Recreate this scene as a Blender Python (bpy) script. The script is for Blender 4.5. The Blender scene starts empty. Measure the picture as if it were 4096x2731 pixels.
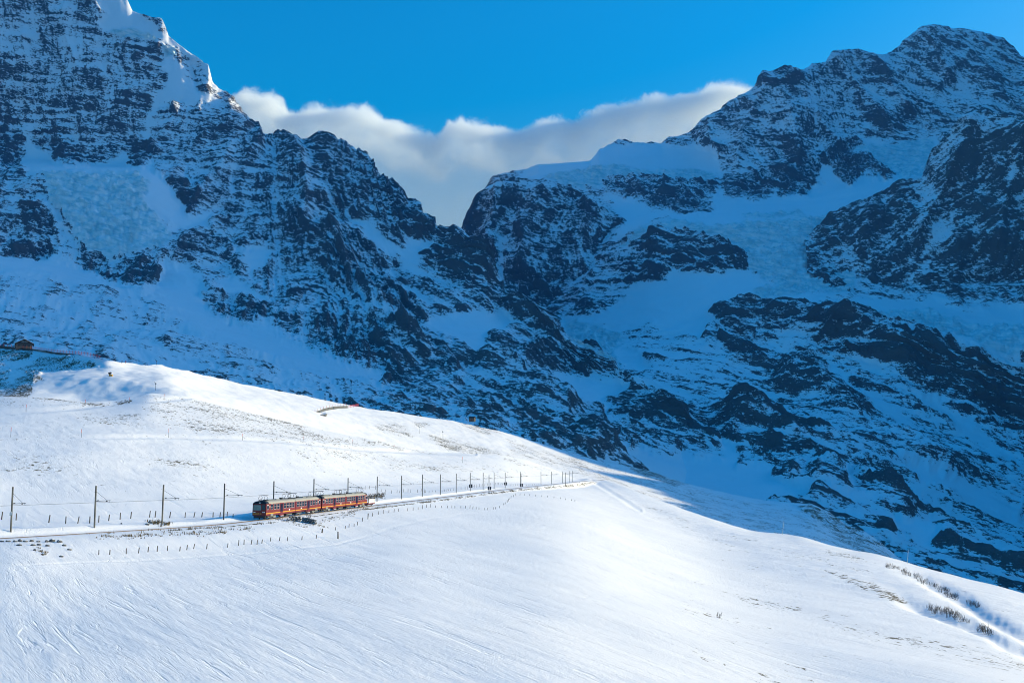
import bpy, bmesh, math, random
import numpy as np
from mathutils import Vector, Matrix
rng = np.random.default_rng(7)
random.seed(11)
scene = bpy.context.scene
COL = scene.collection
rad = math.radians

# ------------------------------------------------------------------ camera
IW, IH, FPX = 4096.0, 2731.0, 4392.0          # photograph size and focal length in its pixels
CAMZ, PITCH = 10.4, rad(6.3)
cam = bpy.data.cameras.new('camera')
cam.sensor_width = 36.0
cam.lens = 36.0 * FPX / IW
cam.clip_start, cam.clip_end = 0.5, 60000.0
camo = bpy.data.objects.new('camera', cam)
camo.location = (0, 0, CAMZ)
camo.rotation_euler = (rad(90) + PITCH, 0, 0)
COL.objects.link(camo)
scene.camera = camo

# ------------------------------------------------------------------ sky, sun, exposure
SUN_AZ, SUN_EL = rad(75), rad(18)
world = bpy.data.worlds.new('World')
scene.world = world
world.use_nodes = True
wn, wl = world.node_tree.nodes, world.node_tree.links
sky = wn.new('ShaderNodeTexSky')
sky.sky_type = 'NISHITA'
sky.sun_disc = False
sky.sun_elevation, sky.sun_rotation = SUN_EL, SUN_AZ
sky.altitude = 2100
sky.air_density, sky.dust_density, sky.ozone_density = 2.2, 10.0, 8.0
hs = wn.new('ShaderNodeHueSaturation')
hs.inputs['Hue'].default_value = 0.498
hs.inputs['Saturation'].default_value = 1.36
wl.new(sky.outputs[0], hs.inputs['Color'])
wl.new(hs.outputs[0], wn['Background'].inputs[0])
wn['Background'].inputs[1].default_value = 0.15
sun = bpy.data.lights.new('sun', 'SUN')
sun.energy, sun.angle, sun.color = 4.5, rad(0.53), (1.0, 0.835, 0.51)
suno = bpy.data.objects.new('sun', sun)
S = Vector((math.sin(SUN_AZ) * math.cos(SUN_EL), math.cos(SUN_AZ) * math.cos(SUN_EL), math.sin(SUN_EL)))
suno.rotation_euler = S.to_track_quat('Z', 'Y').to_euler()
suno.location = (0, 0, 3000)
COL.objects.link(suno)
vs = scene.view_settings
vs.view_transform, vs.look, vs.gamma, vs.use_curve_mapping = 'Standard', 'None', 1.0, False
vs.exposure = 0.57
cy = scene.cycles
cy.use_denoising = True
cy.pixel_filter_type = 'BLACKMAN_HARRIS'
cy.filter_width = 1.0
cy.max_bounces, cy.diffuse_bounces, cy.glossy_bounces, cy.transmission_bounces = 16, 2, 2, 2
cy.volume_bounces, cy.transparent_max_bounces = 14, 8
cy.volume_step_rate = 0.2
cy.volume_max_steps = 256

# ------------------------------------------------------------------ photograph pixel -> world
CP, SP = math.cos(PITCH), math.sin(PITCH)

def P(px, py, d):
    """world point seen at pixel (px, py) whose forward distance is d (arrays allowed)"""
    u = (np.asarray(px, float) - IW / 2) / FPX
    v = (IH / 2 - np.asarray(py, float)) / FPX
    s = d / (CP - v * SP)
    return np.stack([u * s, np.broadcast_to(d, np.shape(u * s)) * 1.0, CAMZ + (SP + v * CP) * s], -1)

def ray(px, py):
    u = (px - IW / 2) / FPX
    v = (IH / 2 - py) / FPX
    return Vector((u, CP - v * SP, SP + v * CP)).normalized()

# ------------------------------------------------------------------ numpy noise
_perm = rng.permutation(256).astype(np.int32)
_perm = np.concatenate([_perm, _perm, _perm])
_g = rng.normal(size=(256, 3)).astype(np.float32)
_g /= np.linalg.norm(_g, axis=1, keepdims=True)

from concurrent.futures import ThreadPoolExecutor
_pool = ThreadPoolExecutor(4)

def gnoise(p):
    """gradient noise, roughly -1..1; p (..., 3)"""
    sh = p.shape[:-1]
    p = np.ascontiguousarray(p.reshape(-1, 3), dtype=np.float32)
    if len(p) < 60000:
        return _gn(p).reshape(sh)
    return np.concatenate(list(_pool.map(_gn, np.array_split(p, max(4, len(p) // 24000))))).reshape(sh)

def _gn(p):
    i = np.floor(p)
    f = p - i
    i = i.astype(np.int32) & 255
    w = f * f * f * (f * (f * 6 - 15) + 10)
    out = 0
    for dx in (0, 1):
        wx = w[:, 0] if dx else 1 - w[:, 0]
        a = _perm[(i[:, 0] + dx) & 255]
        for dy in (0, 1):
            wy = w[:, 1] if dy else 1 - w[:, 1]
            b = _perm[a + ((i[:, 1] + dy) & 255)]
            for dz in (0, 1):
                wz = w[:, 2] if dz else 1 - w[:, 2]
                g = np.take(_g, _perm[b + ((i[:, 2] + dz) & 255)], axis=0)
                dd = g[:, 0] * (f[:, 0] - dx) + g[:, 1] * (f[:, 1] - dy) + g[:, 2] * (f[:, 2] - dz)
                out = out + wx * wy * wz * dd
    return out * np.float32(1.6)

def fbm(p, octaves=4, gain=0.5, lac=2.03):
    a, s, r = 1.0, 0.0, 0.0
    for k in range(octaves):
        r = r + a * gnoise(p + 17.3 * k)
        s += a
        a *= gain
        p = p * lac
    return r / s

def ridged(p, octaves=4, gain=0.5, lac=2.07):
    a, s, r = 1.0, 0.0, 0.0
    for k in range(octaves):
        n = 1 - np.abs(gnoise(p + 31.7 * k)) * 1.6
        r = r + a * n
        s += a
        a *= gain
        p = p * lac
    return r / s * 2 - 1          # about -1..1, crests at +1

def sstep(a, b, x):
    t = np.clip((x - a) / (b - a), 0, 1)
    return t * t * (3 - 2 * t)

# ------------------------------------------------------------------ control rows -> surface
def pchip(x, y, xq):
    x = np.asarray(x, float)
    y = np.asarray(y, float)
    if len(x) == 2:
        return np.interp(xq, x, y)
    h = np.diff(x)
    dl = np.diff(y) / h
    m = np.zeros_like(y)
    for k in range(1, len(x) - 1):
        if dl[k - 1] * dl[k] > 0:
            w1, w2 = 2 * h[k] + h[k - 1], h[k] + 2 * h[k - 1]
            m[k] = (w1 + w2) / (w1 / dl[k - 1] + w2 / dl[k])
    m[0], m[-1] = dl[0], dl[-1]
    xq = np.clip(xq, x[0], x[-1])
    k = np.clip(np.searchsorted(x, xq) - 1, 0, len(x) - 2)
    t = (xq - x[k]) / h[k]
    return ((1 + 2 * t) * (1 - t) ** 2 * y[k] + t * (1 - t) ** 2 * h[k] * m[k]
            + t * t * (3 - 2 * t) * y[k + 1] + t * t * (t - 1) * h[k] * m[k + 1])

def vchip(Y, ts):
    """monotone cubic over rows: Y (rows, cols), ts positions in row units -> (len(ts), cols)"""
    n = Y.shape[0]
    dl = np.diff(Y, axis=0)
    m = np.zeros_like(Y)
    a, b = dl[:-1], dl[1:]
    with np.errstate(divide='ignore', invalid='ignore'):
        hm = np.where(a * b > 0, 2 * a * b / (a + b), 0.0)
    m[1:-1] = np.nan_to_num(hm)
    m[0], m[-1] = dl[0], dl[-1]
    k = np.clip(np.floor(ts).astype(int), 0, n - 2)
    t = (ts - k)[:, None]
    return ((1 + 2 * t) * (1 - t) ** 2 * Y[k] + t * (1 - t) ** 2 * m[k]
            + t * t * (3 - 2 * t) * Y[k + 1] + t * t * (t - 1) * m[k + 1])

def smooth1(a, k):
    for _ in range(4):
        a = np.convolve(np.pad(a, k, mode='edge'), np.ones(2 * k + 1) / (2 * k + 1), 'valid')
    return a

def surface(rows, px0, px1, dpx, dpy, sm=10, sm0=14, reach=60.0):
    """rows: polylines (px, py, d) from crest to foot.  Returns px grid, py grid, world grid."""
    a, b = max(px0, -60.0), min(px1, 4160.0)
    cols = np.concatenate([np.arange(px0, a - 1, 22.0), np.arange(a, b, dpx), np.arange(b, px1 + 1, 22.0)])
    PY = np.stack([np.interp(cols, [q[0] for q in r], [q[1] for q in r]) for r in rows])
    LD = np.stack([np.log(np.interp(cols, [q[0] for q in r], [q[2] for q in r])) for r in rows])
    dev = PY[0] - smooth1(PY[0], sm0)
    if sm0 < 9:
        dev = smooth1(dev, 2)
    for k in range(len(rows)):
        PY[k] = smooth1(PY[k], sm0 if k == 0 else sm)
        LD[k] = smooth1(LD[k], sm)
    for k in range(1, len(rows)):
        PY[k] = np.maximum(PY[k], PY[k - 1] + 1.5)
        LD[k] = np.minimum(LD[k], LD[k - 1] - 0.0008)
    ts = [0.0]
    for k in range(len(rows) - 1):
        n = max(2, int(np.ceil(np.percentile(PY[k + 1] - PY[k], 90) / dpy)))
        ts += list(k + (np.arange(n) + 1) / n)
    ts = np.array(ts)
    py, d = vchip(PY, ts), np.exp(vchip(LD, ts))
    py = py + dev * np.exp(-((py - py[0]) / reach) ** 1.0)
    px = np.broadcast_to(cols, py.shape)
    W = P(px, py, d)
    return px, py, W

def grid_normals(W):
    a = np.gradient(W, axis=1)
    b = np.gradient(W, axis=0)
    n = np.cross(a, b)
    n /= np.linalg.norm(n, axis=-1, keepdims=True) + 1e-9
    flip = np.where(n[..., 2:3] < 0, -1.0, 1.0)
    return n * flip

def blur(A, k):
    """box blur of a grid by k cells, both axes, edge padded"""
    for ax in (0, 1):
        pad = [(0, 0)] * A.ndim
        pad[ax] = (k, k)
        B = np.cumsum(np.pad(A, pad, mode='edge'), axis=ax, dtype=float)
        z = [slice(None)] * A.ndim
        z[ax] = slice(0, 1)
        B = np.concatenate([np.zeros_like(B[tuple(z)]), B], axis=ax)
        n = A.shape[ax]
        hi, lo = [slice(None)] * A.ndim, [slice(None)] * A.ndim
        hi[ax], lo[ax] = slice(2 * k + 1, 2 * k + 1 + n), slice(0, n)
        A = (B[tuple(hi)] - B[tuple(lo)]) / (2 * k + 1)
    return A

def poly_sd(px, py, poly):
    """signed distance in photo pixels, positive inside"""
    P0 = np.array(poly, float)
    P1 = np.roll(P0, -1, 0)
    dmin = np.full(px.shape, 1e9)
    ins = np.zeros(px.shape, bool)
    for (ax, ay), (bx, by) in zip(P0, P1):
        ex, ey = bx - ax, by - ay
        t = np.clip(((px - ax) * ex + (py - ay) * ey) / (ex * ex + ey * ey + 1e-9), 0, 1)
        dmin = np.minimum(dmin, np.hypot(px - ax - t * ex, py - ay - t * ey))
        c = ((ay > py) != (by > py)) & (px < ex * (py - ay) / (by - ay + 1e-12) + ax)
        ins ^= c
    return np.where(ins, dmin, -dmin)

def paint(F, px, py, poly, val, soft):
    xs, ys = [q[0] for q in poly], [q[1] for q in poly]
    m = (px > min(xs) - 2 * soft) & (px < max(xs) + 2 * soft) & (py > min(ys) - 2 * soft) & (py < max(ys) + 2 * soft)
    if not m.any():
        return
    w = sstep(-soft, soft, poly_sd(px[m], py[m], poly))
    F[m] = F[m] * (1 - w) + val * w

def link(name, me, mat=None, parent=None, kind=None):
    o = bpy.data.objects.new(name, me)
    COL.objects.link(o)
    if mat:
        me.materials.append(mat)
    if parent:
        o.parent = parent
    if kind:
        o['kind'] = kind
    return o

def grid_mesh(name, W, mat, attrs=None, kind='structure', keep=None):
    nr, nc = W.shape[:2]
    me = bpy.data.meshes.new(name)
    idx = np.arange(nr * nc, dtype=np.int32).reshape(nr, nc)
    q = np.stack([idx[:-1, :-1], idx[1:, :-1], idx[1:, 1:], idx[:-1, 1:]], -1).reshape(-1, 4)
    if keep is not None:
        q = q[keep.reshape(-1)]
    nq = len(q)
    me.vertices.add(nr * nc)
    me.vertices.foreach_set('co', W.astype(np.float32).reshape(-1))
    me.loops.add(nq * 4)
    me.loops.foreach_set('vertex_index', q.reshape(-1))
    me.polygons.add(nq)
    me.polygons.foreach_set('loop_start', np.arange(0, nq * 4, 4, dtype=np.int32))
    me.polygons.foreach_set('loop_total', np.full(nq, 4, np.int32))
    me.polygons.foreach_set('use_smooth', np.ones(nq, bool))
    for k, v in (attrs or {}).items():
        a = me.attributes.new(k, 'FLOAT', 'POINT')
        a.data.foreach_set('value', np.ascontiguousarray(v, dtype=np.float32).reshape(-1))
    me.update(calc_edges=True)
    return link(name, me, mat, kind=kind)

# ------------------------------------------------------------------ materials
def new_mat(name):
    m = bpy.data.materials.new(name)
    m.use_nodes = True
    nt = m.node_tree
    return m, nt.nodes, nt.links, nt.nodes['Principled BSDF']

def nnode(n, typ, **kw):
    x = n.new(typ)
    for k, v in kw.items():
        setattr(x, k, v)
    return x

def math_node(n, l, op, a, b=None, c=None, clamp=False):
    x = n.new('ShaderNodeMath')
    x.operation = op
    x.use_clamp = clamp
    for i, v in enumerate((a, b, c)):
        if v is None:
            continue
        if isinstance(v, (int, float)):
            x.inputs[i].default_value = v
        else:
            l.new(v, x.inputs[i])
    return x.outputs[0]

def noise_tex(n, l, vec, scale, detail=3, rough=0.55, dist=0.0):
    x = n.new('ShaderNodeTexNoise')
    x.inputs['Scale'].default_value = scale
    x.inputs['Detail'].default_value = detail
    x.inputs['Roughness'].default_value = rough
    x.inputs['Distortion'].default_value = dist
    l.new(vec, x.inputs['Vector'])
    return x.outputs['Fac']

def mapping(n, l, vec, rot=(0, 0, 0), scale=(1, 1, 1)):
    if any(rot):
        r = n.new('ShaderNodeMapping')
        r.inputs['Rotation'].default_value = rot
        l.new(vec, r.inputs['Vector'])
        vec, rot = r.outputs[0], (0, 0, 0)
    x = n.new('ShaderNodeMapping')
    x.inputs['Rotation'].default_value = rot
    x.inputs['Scale'].default_value = scale
    l.new(vec, x.inputs['Vector'])
    return x.outputs[0]

def ramp01(n, l, v, a, b):
    x = n.new('ShaderNodeMapRange')
    x.interpolation_type = 'SMOOTHSTEP'
    x.inputs['From Min'].default_value, x.inputs['From Max'].default_value = a, b
    l.new(v, x.inputs['Value'])
    return x.outputs['Result']

def mixc(n, l, f, a, b):
    x = n.new('ShaderNodeMix')
    x.data_type = 'RGBA'
    if isinstance(f, (int, float)):
        x.inputs[0].default_value = f
    else:
        l.new(f, x.inputs[0])
    for i, v in ((6, a), (7, b)):
        if isinstance(v, tuple):
            x.inputs[i].default_value = (*v, 1)
        else:
            l.new(v, x.inputs[i])
    return x.outputs[2]

def plain(name, col, rough=0.6, metal=0.0, spec=0.4, var=0.0, vscale=3.0):
    m, n, l, b = new_mat(name)
    b.inputs['Base Color'].default_value = (*col, 1)
    b.inputs['Roughness'].default_value = rough
    b.inputs['Metallic'].default_value = metal
    b.inputs['Specular IOR Level'].default_value = spec
    if var:
        tc = n.new('ShaderNodeTexCoord')
        f = noise_tex(n, l, tc.outputs['Object'], vscale, 4)
        c = mixc(n, l, f, tuple(x * (1 - var) for x in col), tuple(min(1, x * (1 + var)) for x in col))
        l.new(c, b.inputs['Base Color'])
    return m

def mountain_material():
    m, n, l, b = new_mat('mountain_rock_and_snow')
    geo = n.new('ShaderNodeNewGeometry')
    pos = geo.outputs['Position']
    at = nnode(n, 'ShaderNodeAttribute', attribute_name='rock').outputs['Fac']
    ice = nnode(n, 'ShaderNodeAttribute', attribute_name='ice').outputs['Fac']
    # strata: long along the dip, thin across it; gullies: long down the fall line
    st = mapping(n, l, pos, rot=(0, rad(-15), 0), scale=(0.26, 0.26, 1.0))
    gu = mapping(n, l, pos, rot=(0, rad(12), 0), scale=(1.0, 0.5, 0.26))
    n1 = noise_tex(n, l, st, 0.080, 4, 0.66, 0.7)
    n2 = noise_tex(n, l, st, 0.25, 3, 0.65, 0.3)
    n3 = noise_tex(n, l, pos, 0.017, 5, 0.68, 0.5)
    n4 = noise_tex(n, l, gu, 0.095, 4, 0.66, 0.4)
    n5 = noise_tex(n, l, pos, 0.30, 3, 0.7)
    v = at
    for nn, k in ((n1, 1.0), (n2, 1.6), (n3, 0.7), (n4, 1.0), (n5, 0.9)):
        v = math_node(n, l, 'MULTIPLY_ADD', math_node(n, l, 'SUBTRACT', nn, 0.5), k, v)
    fac = ramp01(n, l, v, -0.08, 0.10)
    rk = mixc(n, l, noise_tex(n, l, st, 0.03, 5, 0.6), (0.038, 0.043, 0.052), (0.125, 0.122, 0.118))
    snow = mixc(n, l, n3, (0.80, 0.83, 0.86), (0.88, 0.90, 0.92))
    icec = mixc(n, l, ramp01(n, l, noise_tex(n, l, st, 0.075, 5, 0.68, 0.8), 0.36, 0.62), (0.40, 0.66, 0.70), (0.82, 0.89, 0.90))
    sn = mixc(n, l, ice, snow, icec)
    c = mixc(n, l, fac, sn, rk)
    l.new(c, b.inputs['Base Color'])
    b.inputs['Roughness'].default_value = 0.8
    b.inputs['Specular IOR Level'].default_value = 0.15
    bp = n.new('ShaderNodeBump')
    bp.inputs['Strength'].default_value = 0.7
    bp.inputs['Distance'].default_value = 6.0
    hh = math_node(n, l, 'MULTIPLY', n2, math_node(n, l, 'MULTIPLY_ADD', fac, 0.9, 0.1))
    l.new(hh, bp.inputs['Height'])
    l.new(bp.outputs[0], b.inputs['Normal'])
    return m

def snow_material(grass=True):
    m, n, l, b = new_mat('wind_packed_snow')
    geo = n.new('ShaderNodeNewGeometry')
    pos = geo.outputs['Position']
    gr = nnode(n, 'ShaderNodeAttribute', attribute_name='grass').outputs['Fac']
    tuft = noise_tex(n, l, mapping(n, l, pos, rot=(0, 0, rad(-20)), scale=(1.0, 0.5, 0.8)), 0.75, 5, 0.74, 0.4)
    big = noise_tex(n, l, pos, 0.05, 3, 0.6)
    v = math_node(n, l, 'MULTIPLY_ADD', math_node(n, l, 'SUBTRACT', tuft, 0.44), 2.0, gr)
    v = math_node(n, l, 'MULTIPLY_ADD', math_node(n, l, 'SUBTRACT', big, 0.5), 0.8, v)
    fac = ramp01(n, l, v, 0.0, 0.14)
    gcol = mixc(n, l, noise_tex(n, l, pos, 0.9, 3), (0.050, 0.047, 0.032), (0.155, 0.125, 0.065))
    sn = mixc(n, l, noise_tex(n, l, pos, 0.12, 3), (0.80, 0.81, 0.83), (0.90, 0.90, 0.91))
    l.new(mixc(n, l, fac, sn, gcol), b.inputs['Base Color'])
    b.inputs['Roughness'].default_value = 0.75
    b.inputs['Specular IOR Level'].default_value = 0.15
    # sastrugi: wind-drawn ridges plus fine crust
    wv = mapping(n, l, pos, rot=(0, 0, rad(-31)), scale=(1.0, 0.09, 1.0))
    a1 = noise_tex(n, l, wv, 2.2, 4, 0.62, 0.8)
    a2 = noise_tex(n, l, wv, 6.5, 2, 0.6, 0.3)
    a3 = noise_tex(n, l, pos, 2.6, 5, 0.72)
    h = math_node(n, l, 'MULTIPLY_ADD', a2, 0.40, math_node(n, l, 'MULTIPLY', a1, 0.6))
    h = math_node(n, l, 'MULTIPLY_ADD', a3, 1.05, h)
    cut = ramp01(n, l, noise_tex(n, l, wv, 1.3, 5, 0.7, 0.6), 0.57, 0.66)
    h = math_node(n, l, 'MULTIPLY_ADD', cut, -0.5, h)
    cut2 = ramp01(n, l, noise_tex(n, l, mapping(n, l, pos, rot=(0, 0, rad(-31)), scale=(1.0, 0.07, 1.0)), 0.42, 5, 0.7, 0.6), 0.60, 0.66)
    h = math_node(n, l, 'MULTIPLY_ADD', cut2, -0.7, h)
    bp = n.new('ShaderNodeBump')
    bp.inputs['Strength'].default_value = 0.55
    bp.inputs['Distance'].default_value = 0.13
    l.new(h, bp.inputs['Height'])
    l.new(bp.outputs[0], b.inputs['Normal'])
    return m

M_MOUNT = mountain_material()
M_SNOW = snow_material()

# ------------------------------------------------------------------ painted facts: where snow fields, ice and bare rock lie
SNOW_POLYS = [   # value = rockiness, softness px, polygon
 (0.02, 14, [(385,-20),(440,60),(410,90),(440,125),(520,118),(600,152),(700,188),(800,242),(846,300),(850,256),(774,205),(714,170),(640,132),(553,50),(509,-10)]),
 (0.10, 18, [(640,190),(700,215),(730,300),(760,340),(700,390),(650,420),(600,520),(560,600),(545,600),(600,480),(645,380),(660,300)]),
 (0.05, 14, [(690,335),(760,350),(870,395),(900,420),(800,405),(740,410),(690,380)]),
 (0.02, 12, [(85,510),(110,540),(140,590),(210,640),(290,655),(340,668),(430,665),(490,630),(540,670),(600,650),(560,695),(350,695),(120,690),(90,640),(95,560)]),
 (0.04, 14, [(600,640),(640,690),(670,740),(720,790),(760,840),(740,870),(850,870),(820,925),(760,915),(690,900),(640,860),(570,800),(560,740),(570,690)]),
 (0.34, 30, [(-300,980),(0,985),(110,1010),(230,1010),(340,1070),(430,1130),(560,1150),(640,1060),(740,1070),(800,1090),(840,1150),(820,1210),(830,1250),(950,1285),(1070,1290),(1150,1350),(1250,1420),(1380,1480),(1550,1500),(1600,1540),(1600,1600),(1450,1640),(1300,1640),(900,1600),(640,1500),(400,1500),(-300,1500)]),
 (0.00, 22, [(640,1060),(760,1075),(800,1110),(800,1200),(840,1270),(1000,1295),(1080,1300),(1160,1370),(1260,1430),(1400,1480),(1540,1510),(1400,1540),(1200,1490),(1000,1420),(850,1350),(700,1240),(600,1180)]),
 (0.03, 20, [(-300,1000),(0,990),(60,1000),(150,1020),(230,1012),(330,1080),(430,1140),(540,1170),(560,1200),(400,1160),(200,1100),(-300,1090)]),
 (0.04, 14, [(1690,1290),(1780,1265),(1900,1250),(2030,1260),(2060,1300),(1960,1330),(1920,1360),(1950,1400),(1900,1425),(1860,1380),(1760,1330)]),
 (0.04, 14, [(2060,1480),(2200,1500),(2420,1520),(2540,1530),(2480,1580),(2400,1620),(2330,1640),(2200,1560),(2080,1520)]),
 (0.04, 12, [(2390,1620),(2440,1640),(2420,1700),(2460,1740),(2700,1860),(2600,1890),(2420,1790),(2430,1740)]),
 (0.02, 16, [(2880,1830),(2870,1760),(2930,1780),(2980,1850),(3060,1900),(3240,2010),(3000,2060),(2850,2000),(2600,1950),(2580,1860),(2700,1835)]),
 (0.15, 14, [(1000,990),(1100,1000),(1060,1060),(1000,1100),(960,1050)]),
 (0.12, 16, [(1390,870),(1470,900),(1560,970),(1620,1010),(1560,1030),(1450,960)]),
 (0.12, 16, [(1640,960),(1760,980),(1720,1040),(1650,1070),(1700,1120),(1640,1100),(1600,1020)]),
 (0.10, 16, [(860,1120),(960,1110),(1000,1160),(1080,1200),(1050,1220),(960,1190),(880,1160)]),
 (0.08, 14, [(1560,900+260),(1660,1180),(1760,1230),(1700,1240),(1600,1200)]),
 # right hand side
 (0.02, 12, [(2090,700),(2155,650),(2400,590),(2480,575),(2640,580),(2700,585),(2860,590),(2885,660),(2875,705),(2700,690),(2550,690),(2440,660),(2380,700),(2340,745),(2250,722),(2150,722)]),
 (0.02, 12, [(2430,770),(2520,800),(2600,850),(2700,872),(2850,850),(2868,700),(2900,690),(2925,800),(3100,800),(3230,790),(3260,730),(3300,660),(3325,660),(3370,720),(3410,740),(3560,700),(3720,600),(3735,690),(3500,800),(3300,870),(3100,892),(2850,905),(2640,885),(2500,950),(2478,960),(2510,880),(2450,810)]),
 (0.08, 14, [(3420,545),(3470,560),(3560,600),(3640,585),(3740,540),(3760,620),(3600,660),(3520,610),(3450,600)]),
 (0.04, 16, [(2560,1110),(2750,1075),(3000,1100),(3100,1165),(3400,1190),(3700,1200),(3850,1240),(4300,1215),(4300,1340),(3900,1310),(3600,1265),(3400,1225),(3200,1205),(3000,1200),(2900,1240),(2820,1320),(2800,1380),(2600,1290),(2400,1310),(2230,1290),(2400,1260),(2500,1200)]),
 (0.33, 30, [(2250,1300),(2600,1290),(2800,1380),(2900,1420),(3000,1470),(2900,1520),(2700,1560),(2500,1520),(2300,1420)]),
 (0.10, 12, [(3290,1405),(3440,1400),(3520,1440),(3560,1480),(3500,1500),(3440,1450),(3330,1425)]),
 (0.06, 12, [(3330,1470),(3420,1560),(3520,1600),(3700,1720),(3640,1730),(3480,1620),(3360,1560),(3310,1500)]),
 (0.10, 14, [(3420,1660),(3500,1660),(3640,1780),(3560,1760),(3440,1710)]),
 (0.05, 14, [(3560,1560),(3700,1600),(3860,1680),(4000,1800),(4096,1880),(3960,1800),(3800,1690)]),
 (0.12, 14, [(3550,1870),(3700,1880),(3900,1950),(4096,2010),(4096,2060),(3900,2000),(3700,1940)]),
 (0.06, 12, [(2980,1240+600),(3050,1850),(3110,1920),(3240,2000),(3150,1990),(3040,1930)]),
 (0.08, 14, [(3200,1850),(3300,1870),(3420,1930),(3600,2010),(3760,2110),(3700,2110),(3500,2000),(3300,1900)]),
 (0.15, 16, [(3560,2080),(3700,2120),(3800,2170),(3760,2230),(3640,2190),(3560,2140)]),
 (0.10, 12, [(2360,1480+40),(2450,1440),(2470,1380),(2520,1400),(2600,1480),(2560,1510),(2480,1480)]),
]
ROCK_POLYS = [
 (1.5, 8, [(2880,1340),(2960,1310),(3030,1330),(3050,1400),(3070,1455),(2990,1430),(2900,1390)]),
 (1.45, 10, [(3250,1270),(3400,1255),(3500,1280),(3650,1350),(3820,1390),(3900,1425),(4300,1440),(4300,1800),(3950,1710),(3850,1630),(3700,1570),(3600,1480),(3500,1430),(3300,1400),(3270,1330)]),
 (0.72, 14, [(3080,1540),(3250,1500),(3400,1560),(3530,1665),(3450,1680),(3300,1650),(3120,1600)]),
 (0.72, 12, [(2840,1670),(2950,1655),(3100,1690),(3250,1720),(3300,1790),(3150,1770),(3000,1740),(2880,1720)]),
 (0.72, 10, [(2950,1800),(3080,1785),(3180,1840),(3050,1855),(2960,1870)]),
 (0.72, 10, [(3080,1850),(3200,1860),(3190,1930),(3100,1910)]),
 (0.72, 10, [(3250,1880),(3340,1900),(3380,2000),(3260,2000)]),
 (0.72, 12, [(3400,1940),(3550,1970),(3690,2080),(3600,2090),(3480,2020)]),
 (0.72, 14, [(3760,2110),(3900,2140),(4300,2240),(4300,2420),(3900,2280),(3740,2200)]),
 (0.72, 10, [(3080,1440+110),(3060,1450),(3180,1400),(3270,1420),(3260,1520),(3140,1540)]),
 (1.4, 8, [(-300,440),(0,450),(60,475),(95,560),(104,625),(60,650),(-300,620)]),
 (1.4, 8, [(105,775),(190,830),(195,905),(100,905)]),
 (1.25, 10, [(-300,920),(0,925),(60,940),(170,960),(175,1005),(70,1010),(-300,1000)]),
 (1.35, 9, [(340,1010),(420,1010),(440,1062),(540,1040),(640,1090),(585,1150),(430,1110),(340,1062)]),
 (1.2, 9, [(560,560),(620,600),(640,630),(560,665),(520,660),(490,600)]),
 (1.1, 10, [(150,560),(200,600),(220,650),(330,665),(300,600),(260,520),(180,500)]),
 (1.4, 8, [(1480,640),(1620,775),(1690,840),(1740,920),(1700,955),(1620,930),(1550,800),(1490,710)]),
 (1.3, 10, [(1230,1330),(1300,1290),(1400,1350),(1500,1355),(1560,1370),(1780,1430),(1850,1480),(1820,1505),(1700,1525),(1530,1570),(1560,1450),(1400,1450),(1300,1405)]),
 (0.72, 14, [(1820,1520),(2000,1540),(2150,1600),(2300,1700),(2400,1745),(2200,1765),(2000,1725),(1850,1620)]),
 (1.2, 10, [(800,1190),(900,1180),(1000,1210),(1080,1230),(1000,1290),(900,1280),(820,1230)]),
 (1.25, 8, [(700,955),(900,965),(930,1010),(800,1010),(740,1000)]),
 (0.72, 14, [(2450,1660),(2750,1690),(2870,1810),(2700,1795),(2480,1720)]),
 (1.2, 10, [(640,690),(700,740),(760,790),(745,850),(690,760)]),
 (1.15, 14, [(1300,1040),(1420,1040),(1560,1150),(1700,1290),(1640,1300),(1480,1200),(1350,1160)]),
 (1.1, 14, [(1180,920),(1300,900),(1330,960),(1230,1000)]),
 (1.2, 12, [(1680,1010),(1900,990),(1960,1010),(1935,1120),(2010,1170),(1900,1150),(1780,1100)]),
 (1.15, 12, [(1950,1170),(2060,1185),(2200,1256),(2261,1352),(2150,1330),(2030,1250)]),
 (1.1, 12, [(2080,1440),(2240,1380),(2390,1400),(2480,1480),(2350,1500),(2200,1480)]),
 (0.95, 20, [(2050,1700),(2420,1720),(2560,1790),(2420,1830),(2100,1760)]),
 (1.25, 12, [(2710,640),(2860,740),(2960,750),(3060,740),(2900,640),(2780,600)]) if False else (0.95, 12, [(2870,720),(3000,700),(3200,640),(3290,730),(3150,780),(2900,790)]),
 (1.2, 9, [(3290,640),(3400,560),(3480,640),(3520,660),(3560,690),(3480,690),(3420,740),(3360,700)]),
 (1.2, 9, [(3520,650),(3580,630),(3620,640),(3600,690),(3540,730),(3520,700)]),
 (1.05, 10, [(2440,720),(2540,700),(2700,740),(2860,730),(2850,830),(2700,850),(2560,780),(2450,760)]),
 (1.0, 10, [(2910,730),(3050,750),(3220,740),(3220,790),(2920,760)]),
 (1.0, 10, [(2620,960),(2750,910),(2900,960),(2980,1050),(2900,1090),(2700,1080),(2600,1100)]),
 (1.0, 12, [(2660,1120),(2640,1050),(2560,1010),(2500,1100),(2520,1140),(2590,1130)]),
 (1.2, 10, [(3060,298),(3150,270),(3200,330),(3130,350),(3050,350)]),
 (1.0, 10, [(2840,1240),(3000,1200),(3160,1220),(3060,1280),(2900,1290)]),
 (1.2, 8, [(3200,1220),(3300,1200),(3400,1220),(3260,1240)]),
]
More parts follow.
